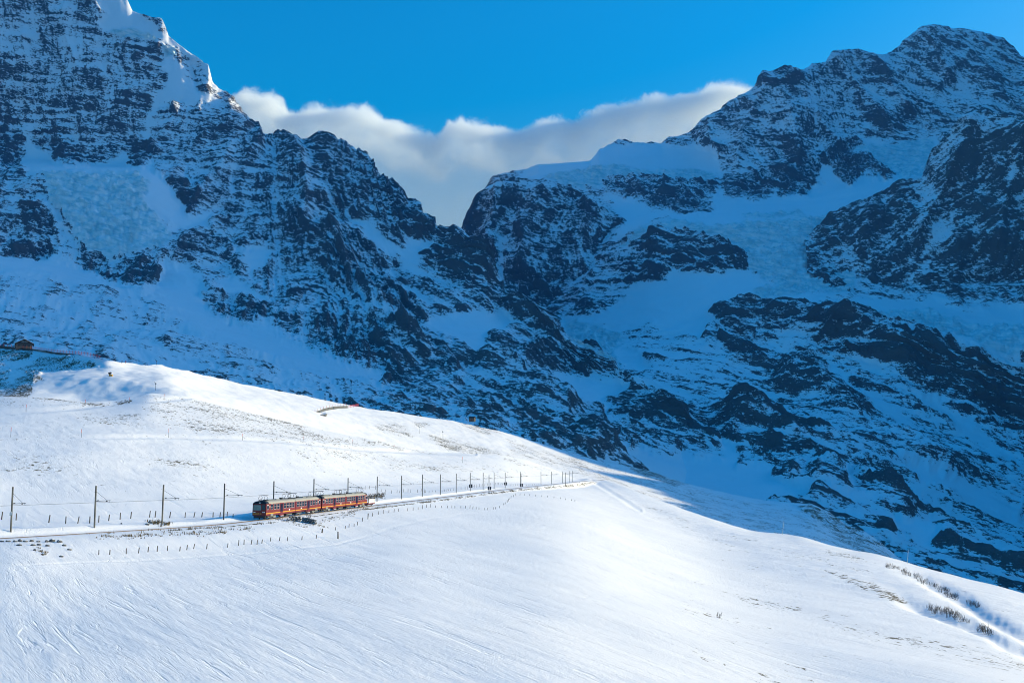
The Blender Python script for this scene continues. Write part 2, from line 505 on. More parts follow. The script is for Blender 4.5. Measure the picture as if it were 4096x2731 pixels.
ICE_POLYS = [
 (12, [(170,690),(350,692),(560,690),(600,720),(570,790),(640,870),(680,960),(640,1000),(560,990),(450,1010),(350,1000),(300,920),(240,830),(180,760)]),
 (8, [(460,120),(520,118),(620,155),(600,170),(500,160),(455,140)]),
 (8, [(645,180),(700,195),(720,230),(660,225)]),
 (10, [(2180,705),(2330,690),(2450,655),(2560,690),(2720,682),(2860,700),(2850,735),(2700,735),(2560,715),(2440,705),(2400,745),(2330,765),(2220,730)]),
 (12, [(2490,1000),(2560,935),(2700,890),(2850,908),(3100,893),(3300,862),(3500,792),(3620,730),(3650,770),(3500,815),(3330,895),(3290,925),(3360,1000),(3390,1080),(3430,1165),(3330,1175),(3150,1155),(3000,1090),(2980,1010),(2850,950),(2700,915),(2580,955)]),
 (12, [(3480,1270),(3700,1235),(3900,1295),(4300,1310),(4300,1435),(3950,1400),(3800,1340),(3650,1300)]),
 (14, [(2260,1300),(2400,1310),(2500,1335),(2450,1400),(2480,1490),(2430,1430),(2300,1370)]),
 (10, [(2960,860),(3200,850),(3210,870),(2980,880)]),
 (10, [(3000,1160),(3150,1130),(3260,1160),(3160,1190),(3020,1190)]),
 (8, [(3390,600),(3720,560),(3730,690),(3650,720),(3560,700)]),
]

def polyline_sd(px, py, pl):
    bd = np.full(px.shape, 1e9)
    sg = np.ones(px.shape)
    tt = np.zeros(px.shape)
    n = len(pl) - 1
    for k in range(n):
        (ax, ay), (bx, by) = pl[k], pl[k + 1]
        ex, ey = bx - ax, by - ay
        t = np.clip(((px - ax) * ex + (py - ay) * ey) / (ex * ex + ey * ey), 0, 1)
        dx, dy = px - ax - t * ex, py - ay - t * ey
        dd = np.hypot(dx, dy)
        m = dd < bd
        bd[m] = dd[m]
        sg[m] = np.sign(dx * ey - dy * ex)[m]
        tt[m] = (k + t[m]) / n
    return bd * sg, tt

def dress(px, py, W, R0, amp=1.0, strata=1.0, dip=0.22, snowshift=0.0, snow_polys=True, slant=0.0, xref=0.0, ribs=()):
    """give a base surface its ribs, ledges and ice blocks; returns world grid and the rock / ice facts"""
    pw = np.stack([px / 60.0, py / 60.0, np.zeros_like(px)], -1)
    jx = px + 34 * fbm(pw, 5, 0.6) + 30 * fbm(pw * 0.35 + 3, 2)
    jy = py + 24 * fbm(pw + 40, 5, 0.6) + 16 * fbm(pw * 0.35 + 23, 2)
    R = np.full(px.shape, R0) if np.isscalar(R0) else R0.copy()
    R = R + 0.16 * fbm(pw * 0.55 + 9, 3)
    I = np.zeros(px.shape)
    if snow_polys:
        for v, s, q in SNOW_POLYS:
            paint(R, jx, jy, q, v, s * 1.5)
        for v, s, q in ROCK_POLYS:
            paint(R, jx, jy, q, v, s * 2.4)
        for s, q in ICE_POLYS:
            paint(I, jx, jy, q, 1.0, s)
    I = np.clip(I, 0, 1)
    R = R * (1 - 0.92 * I)
    N = grid_normals(blur(W, 9))
    X = W.astype(np.float32)
    Q = X * np.array([1, 1, 0.3], np.float32)
    wr = np.clip(R, 0, 0.85)
    big = ridged(Q / 620.0 + fbm(X / 400.0, 2)[..., None] * 0.25, 3)
    mid = ridged(Q / 170.0, 4)
    fine = ridged(X * np.array([1, 1, 0.8], np.float32) / 46.0, 4)
    s = (X[..., 2] + dip * X[..., 0] + 0.05 * X[..., 1] + 30 * fbm(X / 260.0, 3)) / 52.0
    fr = s - np.floor(s)
    led = (1 - fr) ** 1.6 * sstep(0.0, 0.12, fr)
    s2 = s * 3.1 + 0.5 * fine
    fr2 = s2 - np.floor(s2)
    led2 = (1 - fr2) * sstep(0, 0.2, fr2)
    # gullies and ribs down the fall line, two sizes, plus thin beds along the dip
    wq = fbm(X / 330.0 + 11, 3)
    al = X[..., 0] + slant * X[..., 2] + 0.35 * X[..., 1] + 70 * wq
    G1 = ridged(np.stack([al / 100.0, X[..., 2] / 520.0, X[..., 1] / 1500.0], -1), 2, 0.5)
    G2 = ridged(np.stack([al / 29.0 + 5, X[..., 2] / 150.0, X[..., 1] / 600.0], -1), 2, 0.55)
    bed = X[..., 2] + dip * (X[..., 0] - xref) + 0.06 * X[..., 1] + 34 * fbm(X / 300.0 + 2, 3) + 7 * fbm(X / 50.0 + 4, 2)
    B1 = gnoise(np.stack([bed / 14.0, al / 300.0, 0 * bed], -1)) + 0.7 * gnoise(np.stack([bed / 6.5 + 7, al / 110.0, 0 * bed], -1))
    gate = 0.35 + 0.65 * sstep(-0.2, 0.4, fbm(X / 300.0 + 5, 2))
    D = amp * (50 * big * (0.12 + 0.88 * wr) + 15 * mid * (0.04 + 0.96 * wr) + 5.5 * fine * (0.03 + 0.97 * wr)
               + (17 * G1 + 6.5 * G2 + 3.0 * strata * B1) * wr ** 1.2
               + strata * gate * (8 * (led - 0.4) + 3 * (led2 - 0.4)) * wr)
    for pl, am, wl, wr_ in ribs:
        sd, tt = polyline_sd(px + 10 * wq, py, pl)
        prof_ = np.where(sd > 0, np.exp(-np.abs(sd) / wl), np.exp(-np.abs(sd) / wr_))
        D = D + am * prof_ * sstep(0, 0.12, tt) * sstep(1.0, 0.8, tt) * np.clip(wr * 1.4, 0, 1)
    if I.max() > 0:
        XI = X * np.array([0.55, 0.9, 1.9], np.float32)
        blocks = ridged(XI / 40.0 + fbm(X / 60.0, 2)[..., None] * 0.5, 4, 0.62) + 0.4 * np.sign(gnoise(XI / 22.0)) * sstep(0.0, 0.12, np.abs(gnoise(XI / 22.0)))
        D = D + I * (blocks * 12 + 9 * ridged(X * np.array([0.35, 0.5, 1.0], np.float32) / 24.0 + fbm(X / 90.0, 2)[..., None] * 0.8, 2)) * amp
    V = W + N * D[..., None]
    n2 = grid_normals(V)
    nz = n2[..., 2]
    nzs = blur(nz, 1)
    # bare where steep, snowed where it can lie
    rel = nzs - blur(nzs, 22)
    k = sstep(0.0, 0.30, R)
    Rc = np.where(R > 0.64, 0.64 + 0.15 * (R - 0.64), R)
    rock = (Rc - 0.68) * 0.95 - 0.75 * rel * k - 0.15 * (nzs - 0.55) * k - 0.85 * (1 - k) - snowshift + (0.10 * mid + 0.08 * big + 0.17 * G1 + 0.17 * G2 + 0.36 * strata * B1 + 0.12 * strata * gate * (led - 0.42)) * k
    return V, rock, I

def backed(rows, drop=260, deep=0.10):
    """a far side for the crest: one row behind and below it"""
    r0 = rows[0]
    return rows

def add_back(V, rock, ice, run, fall, n=6):
    """continue the sheet over the crest: run metres back, fall metres down"""
    top = V[0]
    ex, er, ei = [], [], []
    for k in range(n, 0, -1):
        f = k / n
        q = top.copy()
        q[:, 1] += run * f
        q[:, 2] -= fall * f ** 1.3
        q[:, 2] += 12 * gnoise(q / 60.0) * f
        ex.append(q)
        er.append(np.full(len(top), 0.0))
        ei.append(np.zeros(len(top)))
    return (np.concatenate([np.stack(ex), V]), np.concatenate([np.stack(er), rock]), np.concatenate([np.stack(ei), ice]))

# ------------------------------------------------------------------ left mountain (near flank and upper wall)
sky_left = [(-420,-700,5000),(0,-420,5000),(300,-220,4950),(480,-40,4850),(509,0,4830),(530,45,4810),(553,57,4800),(601,77,4780),(649,83,4760),(661,107,4750),(675,149,4740),
 (714,176,4720),(774,214,4690),(836,256,4660),(844,303,4650),(875,333,4630),(928,369,4600),(958,428,4570),(982,476,4550),(1012,500,4530),(1033,499,4520),(1042,524,4510),
 (1053,545,4500),(1101,553,4480),(1161,550,4440),(1226,572,4400),(1286,540,4360),(1339,553,4320),(1399,592,4280),(1458,610,4240),(1491,648,4210),(1506,699,4190),
 (1536,723,4150),(1577,743,4100),(1619,770,4050),(1631,794,4020),(1661,806,3980),(1679,830,3950),(1684,865,3930),(1732,916,3860),(1768,931,3820),(1798,922,3790),
 (1833,916,3750),(1857,931,3720),(1887,961,3690),(1940,990,3640),(1946,1024,3620),(1962,1110,3560),(2012,1165,3480),(2071,1178,3420),(2132,1212,3350),(2200,1256,3280),
 (2241,1304,3220),(2261,1352,3180),(2316,1365,3110),(2384,1399,3040),(2452,1427,2960),(2486,1491,2900),(2561,1515,2820),(2615,1556,2760),(2697,1603,2680),
 (2765,1678,2600),(2817,1731,2530),(2855,1789,2460),(2874,1824,2420),(2940,1900,2380)]
rowsD = [sky_left,
 [(-420,560,4650),(0,640,4560),(100,630,4520),(350,672,4400),(600,645,4360),(690,600,4360),(900,650,4260),(1200,730,4120),(1500,870,3830),(1732,1000,3680),(1940,1100,3540),(2100,1240,3340),(2261,1400,3130),(2486,1530,2860),(2700,1660,2640),(2874,1836,2405),(2940,1910,2370)],
 [(-420,690,4200),(0,720,4080),(150,692,3960),(350,686,3960),(600,694,4010),(750,770,4050),(900,850,3960),(1200,960,3810),(1500,1040,3600),(1732,1120,3490),(1940,1190,3390),(2261,1455,3060),(2486,1570,2800),(2700,1690,2600),(2874,1850,2395),(2940,1920,2360)],
 [(-420,1000,3520),(0,1005,3480),(350,1090,3430),(600,1120,3400),(750,1085,3500),(900,1100,3450),(1200,1190,3290),(1500,1260,3160),(1732,1300,3100),(1940,1350,3020),(2261,1550,2840),(2486,1660,2640),(2700,1760,2500),(2874,1870,2380),(2940,1930,2350)],
 [(-420,1060,3180),(0,1065,3160),(350,1150,3100),(600,1170,3120),(800,1240,3020),(900,1300,2900),(1200,1420,2650),(1400,1490,2520),(1500,1560,2430),(1732,1590,2390),(1940,1650,2330),(2261,1730,2270),(2486,1790,2230),(2700,1830,2240),(2874,1885,2360),(2940,1940,2340)],
 [(-420,1400,2050),(0,1430,2000),(400,1470,1930),(900,1550,1870),(1200,1610,1830),(1500,1660,1810),(1940,1750,1770),(2261,1810,1780),(2486,1860,1850),(2874,1915,2290),(2940,1960,2300)],
 [(-420,1600,1500),(0,1620,1480),(900,1720,1450),(1500,1800,1450),(1940,1880,1480),(2261,1930,1560),(2486,1960,1680),(2874,2000,2150),(2940,2030,2200)]]
px, py, W = surface(rowsD, -1400, 2940, 4.4, 5.0)
R0 = np.full(px.shape, 0.515)
R0 += 0.10 * sstep(700, 1300, px) * sstep(1200, 900, py)
RIBS_D = [([(1165,540),(1207,654),(1240,730),(1250,810),(1232,905),(1225,990)], 55, 34, 90),
          ([(1345,900),(1362,985),(1385,1080),(1450,1180),(1540,1290),(1640,1380),(1760,1440)], 60, 30, 90),
          ([(690,405),(720,470),(650,560),(600,640)], 50, 40, 60),
          ([(900,380),(930,460),(1000,540)], 30, 40, 40),
          ([(940,560),(900,680),(820,760),(760,830)], 45, 50, 40),
          ([(1050,960),(1000,1040),(930,1080)], 30, 30, 40),
          ([(1833,916),(1850,990),(1900,1080),(1960,1160)], 40, 30, 40),
          ([(2071,1178),(2130,1260),(2230,1350),(2330,1430)], 40, 26, 50),
          ([(1900,1420),(2050,1490),(2200,1600),(2350,1700)], 45, 30, 60),
          ([(2561,1515),(2600,1600),(2680,1690),(2800,1790)], 40, 40, 40),
          ([(250,0),(270,150),(330,300),(300,450)], 45, 50, 50), ([(90,100),(120,300),(60,420)], 35, 40, 50)]
SL = 0.05 + 0.75 * sstep(1300, 1650, px) - 0.35 * sstep(600, 900, px) * sstep(1250, 1000, px) + 0.5 * sstep(1200, 1500, py)
VD, rockD, iceD = dress(px, py, W, R0, amp=1.0, strata=1.0, dip=0.15 + 0.5 * sstep(1230, 1420, px), slant=SL, xref=-700.0, ribs=RIBS_D)
VD, rockD, iceD = add_back(VD, rockD, iceD, 900, 1100)
left_mountain = grid_mesh('left_mountain', VD, M_MOUNT, {'rock': rockD, 'ice': iceD})

# ------------------------------------------------------------------ right mountain: skyline ridge, glacier basin, lower slopes
sky_right = [(1560,1000,6500),(1700,1000,6400),(1851,950,6000),(1915,800,5850),(1982,717,5750),(2101,684,5650),(2155,660,5620),(2250,654,5600),(2363,647,5600),(2401,602,5750),(2478,568,5850),
 (2538,580,5850),(2647,576,5800),(2692,548,5780),(2772,524,5740),(2845,463,5700),(2925,423,5660),(2958,405,5650),(3006,379,5640),(3046,347,5630),(3063,298,5620),
 (3095,278,5610),(3159,274,5600),(3191,298,5600),(3224,282,5600),(3248,258,5610),(3304,254,5620),(3324,210,5630),(3353,202,5640),(3401,202,5650),(3457,214,5670),
 (3490,214,5680),(3522,230,5690),(3570,214,5700),(3594,193,5710),(3635,161,5720),(3675,125,5730),(3732,110,5740),(3796,117,5740),(3852,127,5740),(3957,141,5720),
 (4022,161,5700),(4046,181,5690),(4096,214,5680),(4260,200,5600),(4500,60,5500),(4800,-60,5400)]
rowsG = [sky_right,
 [(1560,1060,6100),(1700,1060,6000),(2000,800,5520),(2100,700,5540),(2300,690,5480),(2500,640,5560),(2700,620,5600),(2870,690,5350),(3000,690,5250),(3150,700,5200),(3280,640,5250),(3420,560,5350),(3640,580,5300),(3800,560,5250),(4096,560,5150),(4800,300,5000)],
 [(1560,1100,6000),(1700,1100,5900),(2000,860,5400),(2200,760,5330),(2400,750,5300),(2550,715,5330),(2700,735,5250),(2870,770,5100),(3050,790,5000),(3250,770,4950),(3420,735,4900),(3620,690,4950),(3800,660,4900),(4096,660,4800),(4800,420,4700)],
 [(1560,1130,5800),(1700,1130,5750),(2000,980,5250),(2400,840,5050),(2600,860,4850),(2860,860,4650),(3000,850,4500),(3200,840,4450),(3400,790,4500),(3620,725,4600),(3800,740,4600),(4096,760,4500),(4800,520,4400)],
 [(1560,1150,5600),(2000,1080,5150),(2400,950,4800),(2550,935,4550),(2700,892,4350),(2860,908,4250),(3100,894,4250),(3300,864,4300),(3500,800,4400),(3700,800,4400),(4096,830,4300),(4800,620,4100)],
 [(1560,1260,5300),(2000,1200,4950),(2400,1110,4500),(2600,1100,4150),(2800,1090,3950),(3000,1100,3870),(3200,1140,3750),(3400,1175,3680),(3700,1180,3640),(4096,1190,3560),(4800,900,3500)],
 [(1560,1340,4900),(2000,1300,4600),(2250,1285,4350),(2400,1260,4150),(2600,1230,3900),(2900,1225,3600),(3200,1215,3420),(3400,1250,3300),(3600,1300,3200),(3800,1370,3100),(4096,1425,3020),(4800,1300,3000)],
 [(1560,1420,4300),(2000,1400,4000),(2250,1390,3750),(2500,1400,3500),(2800,1390,3300),(3050,1440,3150),(3300,1450,3100),(3600,1480,3020),(3850,1620,2900),(4096,1720,2820),(4800,1800,2700)],
 [(1560,1520,3700),(2000,1540,3400),(2250,1530,3150),(2500,1570,2950),(2800,1620,2780),(3050,1640,2700),(3300,1650,2650),(3600,1740,2540),(3850,1880,2420),(4096,1980,2340),(4800,2100,2300)],
 [(1560,1700,2900),(2000,1740,2700),(2400,1780,2420),(2800,1840,2260),(3050,1880,2150),(3300,1940,2020),(3600,2070,1880),(3850,2180,1780),(4096,2270,1720),(4800,2450,1650)],
 [(1560,1950,2300),(2000,1980,2150),(2400,1990,1950),(2800,2080,1780),(3300,2220,1580),(3600,2330,1480),(4096,2520,1350),(4800,2750,1300)]]
px, py, W = surface(rowsG, 1560, 5400, 4.5, 5.0)
R0 = np.full(px.shape, 0.515)
R0 -= 0.03 * sstep(1300, 1500, py)
RIBS_G = [([(3095,278),(3060,400),(2990,520),(2960,640),(2950,740)], 70, 40, 60), ([(3159,280),(3230,420),(3300,540),(3390,610)], 70, 34, 70),
          ([(3330,205),(3400,330),(3500,450),(3600,560)], 60, 30, 50), ([(3457,214),(3560,360),(3660,480)], 50, 30, 50),
          ([(3675,125),(3740,240),(3820,330)], 50, 50, 50), ([(2845,463),(2850,560),(2890,660)], 45, 40, 50), ([(3150,440),(3180,560),(3210,700)], 50, 26, 30),
          ([(3260,1240),(3420,1300),(3600,1400),(3800,1500),(4000,1640)], 26, 30, 60), ([(3100,1480),(3250,1560),(3450,1680),(3700,1850),(3900,1980)], 50, 30, 70),
          ([(2880,1660),(3050,1720),(3250,1830),(3480,1960),(3700,2080)], 45, 26, 60), ([(2560,1430),(2750,1500),(2950,1560),(3100,1640)], 30, 20, 50)]
SL = 0.1 + 0.6 * sstep(3150, 3450, px) * sstep(900, 600, py) + 1.3 * sstep(1150, 1450, py)
VG, rockG, iceG = dress(px, py, W, R0, amp=1.0, dip=0.24 + 0.06 * sstep(1300, 1500, py), slant=SL, ribs=RIBS_G, strata=1.0 + 0.5 * sstep(1250, 1450, py))
VG, rockG, iceG = add_back(VG, rockG, iceG, 900, 1300)
right_mountain = grid_mesh('right_mountain', VG, M_MOUNT, {'rock': rockG, 'ice': iceG})

# ------------------------------------------------------------------ dark buttress in the middle
rowsF = [
 [(1720,1100,5100),(1800,1010,5080),(1880,900,5050),(1925,800,5030),(1980,735,5010),(2060,722,5000),(2150,716,4990),(2250,735,4970),(2340,790,4940),(2400,825,4900),(2450,850,4860),(2480,885,4830),(2497,915,4800),
  (2480,975,4760)][:-1] + [(2506,985,4770),(2512,1060,4720),(2528,1120,4680),(2560,1180,4640)],
 [(1720,1150,5000),(1880,1010,4970),(2000,900,4930),(2150,850,4900),(2300,900,4850),(2400,960,4800),(2497,1010,4740),(2560,1195,4620)],
 [(1720,1220,4850),(1880,1120,4830),(2000,1060,4800),(2150,1030,4770),(2300,1060,4720),(2400,1090,4680),(2497,1110,4650),(2560,1210,4600)],
 [(1720,1310,4650),(1880,1250,4640),(2000,1200,4630),(2150,1250,4590),(2260,1285,4560),(2340,1288,4550),(2420,1250,4560),(2497,1195,4590),(2560,1225,4580)],
 [(1720,1400,4500),(2000,1340,4500),(2260,1350,4450),(2420,1330,4450),(2560,1300,4480)]]
px, py, W = surface(rowsF, 1720, 2560, 4.4, 4.4)
V, rk_, ic_ = dress(px, py, W, 0.80, amp=1.0, strata=0.6, dip=0.3, snow_polys=False, slant=-0.25, ribs=[([(2150,716),(2140,860),(2110,1020),(2080,1160)], 70, 60, 50), ([(2330,785),(2340,930),(2330,1060),(2380,1180)], 70, 60, 60), ([(2000,735),(1990,900),(1960,1050)], 50, 50, 50)])
R2 = np.zeros(px.shape)
V, rk_, ic_ = add_back(V, rk_, ic_, 500, 500)
middle_buttress = grid_mesh('middle_mountain_buttress', V, M_MOUNT, {'rock': rk_, 'ice': ic_})

# ------------------------------------------------------------------ dark buttress on the right
rowsH = [
 [(3225,960,4120),(3270,925,4110),(3330,872,4100),(3420,830,4090),(3500,792,4080),(3620,728,4060),(3700,712,4050),(3724,690,4045),(3732,621,4040),(3804,556,4020),(3836,508,4010),(3901,435,4000),(3933,439,3990),(4000,462,3980),(4096,488,3960),(4300,440,3920),(4800,250,3900)],
 [(3225,985,4060),(3330,950,4020),(3500,900,3980),(3700,850,3950),(3850,750,3930),(4096,700,3880),(4800,520,3800)],
 [(3225,1010,4000),(3330,1040,3940),(3500,1030,3870),(3700,1010,3830),(3850,980,3800),(4096,950,3760),(4800,800,3700)],
 [(3225,1030,3980),(3330,1110,3860),(3400,1150,3790),(3500,1168,3740),(3700,1180,3700),(3850,1185,3670),(3950,1212,3640),(4096,1180,3630),(4800,1050,3550)],
 [(3225,1080,3900),(3330,1190,3700),(3500,1260,3560),(3700,1270,3520),(4096,1290,3450),(4800,1200,3400)]]
px, py, W = surface(rowsH, 3225, 5400, 4.4, 4.6)
V, rk_, ic_ = dress(px, py, W, 0.70, amp=1.0, strata=0.7, dip=-0.55, snow_polys=False, slant=-0.5, ribs=[([(3901,435),(3860,600),(3800,760),(3720,900),(3650,1050)], 70, 60, 70), ([(4096,490),(4060,700),(4000,900),(3960,1100)], 60, 60, 60), ([(3500,800),(3480,930),(3440,1060)], 40, 40, 50)])
V, rk_, ic_ = add_back(V, rk_, ic_, 500, 600)
right_buttress = grid_mesh('right_mountain_buttress', V, M_MOUNT, {'rock': rk_, 'ice': ic_})

# ------------------------------------------------------------------ unseen massif added past the right edge, crest shaped to cast shade
crest = np.array([(860,900,20),(1250,1110,300),(1600,1380,440),(2100,1720,650),(2550,2600,1250),(3050,3600,1850),(3450,4900,2750),(4000,5800,3250),(3700,6650,2950),(4000,5810,3240),(5400,6200,3000),(6800,6000,2400)], float)
gx, gy = np.meshgrid(np.arange(520, 7600, 45.0), np.arange(700, 6900, 45.0))
zz = np.full(gx.shape, -400.0)
for a, b in zip(crest[:-1], crest[1:]):
    e = b[:2] - a[:2]
    t = np.clip(((gx - a[0]) * e[0] + (gy - a[1]) * e[1]) / (e @ e), 0, 1)
    dist = np.hypot(gx - a[0] - t * e[0], gy - a[1] - t * e[1])
    zz = np.maximum(zz, a[2] + t * (b[2] - a[2]) - 1.35 * dist)
G3 = np.stack([gx, gy, zz], -1)
zz = zz + 90 * ridged(G3 * np.array([1, 1, 0.3]) / 700.0, 5) * sstep(-350, 200, zz)
G3 = np.stack([gx, gy, zz], -1)
nzv = grid_normals(G3)[..., 2]
cellx, celly = gx[:-1, :-1], gy[:-1, :-1]
shade_massif = grid_mesh('shade_casting_mountain', G3, M_MOUNT, {'rock': 0.25 - 0.8 * (nzv - 0.5), 'ice': np.zeros(gx.shape)},
                       keep=(cellx > 0.53 * celly + 30) & (zz[:-1, :-1] > -395))

# ------------------------------------------------------------------ second hill: chalet knoll, piste, shaded spur on the right
sky_hill = [(-420,1372,1150),(0,1392,1000),(160,1402,920),(300,1418,820),(385,1432,740),(420,1436,715),(520,1446,740),(640,1458,780),(760,1486,840),(900,1520,900),(1100,1560,980),(1250,1590,1040),
 (1450,1628,1100),(1600,1655,1150),(1780,1680,1200),(1900,1702,1230),(2000,1722,1250),(2100,1752,1270),(2250,1800,1290),(2400,1842,1300),(2600,1884,1310),(2700,1920,1310),(2900,1970,1290),(3050,2000,1270),
 (3140,2008,1240),(3250,2014,1210),(3300,2042,1190),(3400,2104,1160),(3480,2136,1130),(3550,2192,1100),(3620,2250,1070),(4000,2420,1000),(4300,2550,960)]
rowsB = [sky_hill,
 [(-420,1450,1000),(0,1470,860),(160,1475,800),(300,1470,735),(420,1470,700),(520,1488,700),(640,1500,690),(690,1506,690),(760,1522,730),(900,1555,800),(1250,1620,930),(1450,1660,1000),(1780,1720,1090),(2000,1765,1140),(2250,1830,1180),(2600,1915,1190),(2900,2000,1170),(3250,2080,1090),(3480,2180,1030),(3620,2280,980),(4300,2600,860)],
 [(-420,1550,800),(0,1545,720),(130,1512,705),(300,1500,676),(420,1512,664),(560,1530,656),(660,1548,645),(700,1556,644),(780,1570,658),(900,1590,700),(1250,1655,810),(1450,1700,880),(1780,1770,970),(2000,1815,1010),(2250,1880,1040),(2600,1965,1040),(2900,2060,1010),(3250,2150,960),(3620,2330,880),(4300,2680,760)],
 [(-420,1640,540),(0,1620,560),(300,1620,615),(420,1640,606),(560,1640,595),(680,1625,582),(760,1640,581),(900,1680,590),(1250,1740,680),(1780,1860,800),(2250,1960,860),(2900,2150,820),(3620,2420,720),(4300,2800,620)],
 [(-420,1760,440),(420,1760,470),(640,1740,460),(1250,1860,560),(2250,2060,700),(2900,2260,640),(4300,2900,500)]]
px, py, W = surface(rowsB, -1400, 5200, 4.6, 3.8, sm=5, sm0=6, reach=30.0)
X = W.astype(np.float32)
GR = np.full(px.shape, -0.55)
pw = np.stack([px / 70.0, py / 45.0, 0 * px], -1)
jx, jy = px + 24 * fbm(pw, 3), py + 14 * fbm(pw + 50, 3)
RKB = np.zeros(px.shape)
for v, s, q in [
  (1.0, 10, [(-1600,1380),(0,1395),(160,1408),(120,1440),(40,1450),(-1600,1470)]),
  (0.9, 10, [(130,1530),(60,1480),(160,1425),(260,1420),(330,1445),(385,1440),(400,1470),(300,1480),(180,1490)]),
  (0.8, 10, [(-1600,1470),(0,1450),(60,1470),(40,1530),(0,1560),(-1600,1600)]),
  (1.0, 10, [(3170,2020),(3250,2014),(3300,2040),(3400,2104),(3480,2136),(3550,2195),(3500,2190),(3420,2150),(3330,2110),(3240,2070)])]:
    paint(RKB, jx, jy, q, v, s)
for v, s, q in [
  (-0.02, 14, [(-1600,1560),(0,1540),(80,1525),(140,1540),(110,1590),(0,1620),(-1600,1640)]),
  (-0.06, 12, [(60,1510),(150,1500),(180,1525),(120,1540),(60,1530)]),
  (-0.16, 14, [(1500,1680),(1600,1690),(1680,1740),(1600,1750),(1500,1720)]),
  (-0.12, 14, [(1680,1730),(1800,1740),(1950,1790),(2100,1830),(1900,1830),(1750,1790)]),
  (-0.10, 12, [(1640,1690),(1720,1680),(1720,1705),(1660,1715)]),
  (-0.15, 12, [(1830,1690),(1960,1700),(2010,1740),(1900,1730),(1840,1710)]),
  (-0.20, 20, [(2000,1740),(2250,1810),(2500,1870),(2700,1930),(2600,1980),(2300,1900),(2050,1830)]),
  (-0.21, 30, [(2250,1810),(2600,1890),(2950,1985),(3200,2030),(3300,2060),(3560,2200),(3560,2300),(3100,2180),(2600,2030)]),
  (-0.02, 10, [(2480,1852),(2600,1880),(2760,1940),(2700,1945),(2560,1895)]),
  (-0.06, 12, [(3300,2100),(3480,2170),(3560,2220),(3560,2260),(3400,2190)])]:
    paint(GR, jx, jy, q, v, s)
D = 2.2 * fbm(X / 70.0, 4) + 1.5 * fbm(X / 24.0 + 3, 3) * sstep(150, 350, px) * sstep(1000, 700, px) + 0.8 * fbm(X / 14.0, 3) + RKB * 2.2 * ridged(X / 30.0, 4)
W2 = W.copy()
W2[..., 2] += D
nzB = grid_normals(W2)[..., 2]
GRB = np.where(RKB > 0.05, np.maximum(GR, -0.55 + RKB * (0.50 + 1.6 * (blur(nzB, 12) - nzB))), GR)
hill = grid_mesh('chalet_hill', W2, M_SNOW, {'grass': GRB})

# ------------------------------------------------------------------ railway line (level, z = 0) and near snow field
TRK_PX = [(-900,2192),(-420,2172),(0,2150),(380,2128),(800,2101),(1030,2078),(1250,2049.5),(1460,2024),(1640,2003),(1830,1980),(2000,1958.5),(2200,1937),(2330,1923.5),(2420,1917)]
def level_d(py):
    v = (IH / 2 - py) / FPX
    k = (SP + v * CP) / (CP - v * SP)
    return -CAMZ / k
TRK = np.array([P(a, b, level_d(b)) for a, b in TRK_PX])
_s = np.concatenate([[0], np.cumsum(np.hypot(*np.diff(TRK[:, :2], axis=0).T))])
def catmull(P_, ts):
    P_ = np.asarray(P_, float)
    out = []
    n = len(P_)
    for t in ts:
        k = min(int(t), n - 2)
        f = t - k
        a, b, c, d = P_[max(k - 1, 0)], P_[k], P_[k + 1], P_[min(k + 2, n - 1)]
        out.append(0.5 * ((2 * b) + (c - a) * f + (2 * a - 5 * b + 4 * c - d) * f * f + (3 * b - a - 3 * c + d) * f ** 3))
    return np.array(out)
TRACK = catmull(TRK, np.linspace(0, len(TRK) - 1, 400))
# even out: smooth the plan of the line a little
for _ in range(30):
    TRACK[1:-1, :2] = 0.25 * TRACK[:-2, :2] + 0.5 * TRACK[1:-1, :2] + 0.25 * TRACK[2:, :2]
TRACK[:, 2] = 0
TS = np.concatenate([[0], np.cumsum(np.hypot(*np.diff(TRACK[:, :2], axis=0).T))])

def track_at(s, off=0.0):
    """point and heading at arc length s (off > 0: to the right of travel away from the camera)"""
    x, y = np.interp(s, TS, TRACK[:, 0]), np.interp(s, TS, TRACK[:, 1])
    x2, y2 = np.interp(s + 1, TS, TRACK[:, 0]), np.interp(s + 1, TS, TRACK[:, 1])
    h = math.atan2(y2 - y, x2 - x)
    return x + off * math.sin(h), y - off * math.cos(h), h

def track_dist(x, y):
    """signed distance to the line (positive: camera's right-hand side) and arc length, arrays"""
    sh = x.shape
    x, y = x.ravel(), y.ravel()
    bd = np.full(x.shape, 1e9)
    sg = np.zeros(x.shape)
    ar = np.zeros(x.shape)
    Q = TRACK[::9]
    A = TS[::9]
    for k in range(len(Q) - 1):
        ax, ay = Q[k, :2]
        ex, ey = Q[k + 1, :2] - Q[k, :2]
        t = np.clip(((x - ax) * ex + (y - ay) * ey) / (ex * ex + ey * ey), 0, 1)
        dx, dy = x - ax - t * ex, y - ay - t * ey
        dd = np.hypot(dx, dy)
        m = dd < bd
        bd[m] = dd[m]
        sg[m] = np.sign(dx * ey - dy * ex)[m]
        ar[m] = (A[k] + t * (A[k + 1] - A[k]))[m]
    return (bd * sg).reshape(sh), ar.reshape(sh)

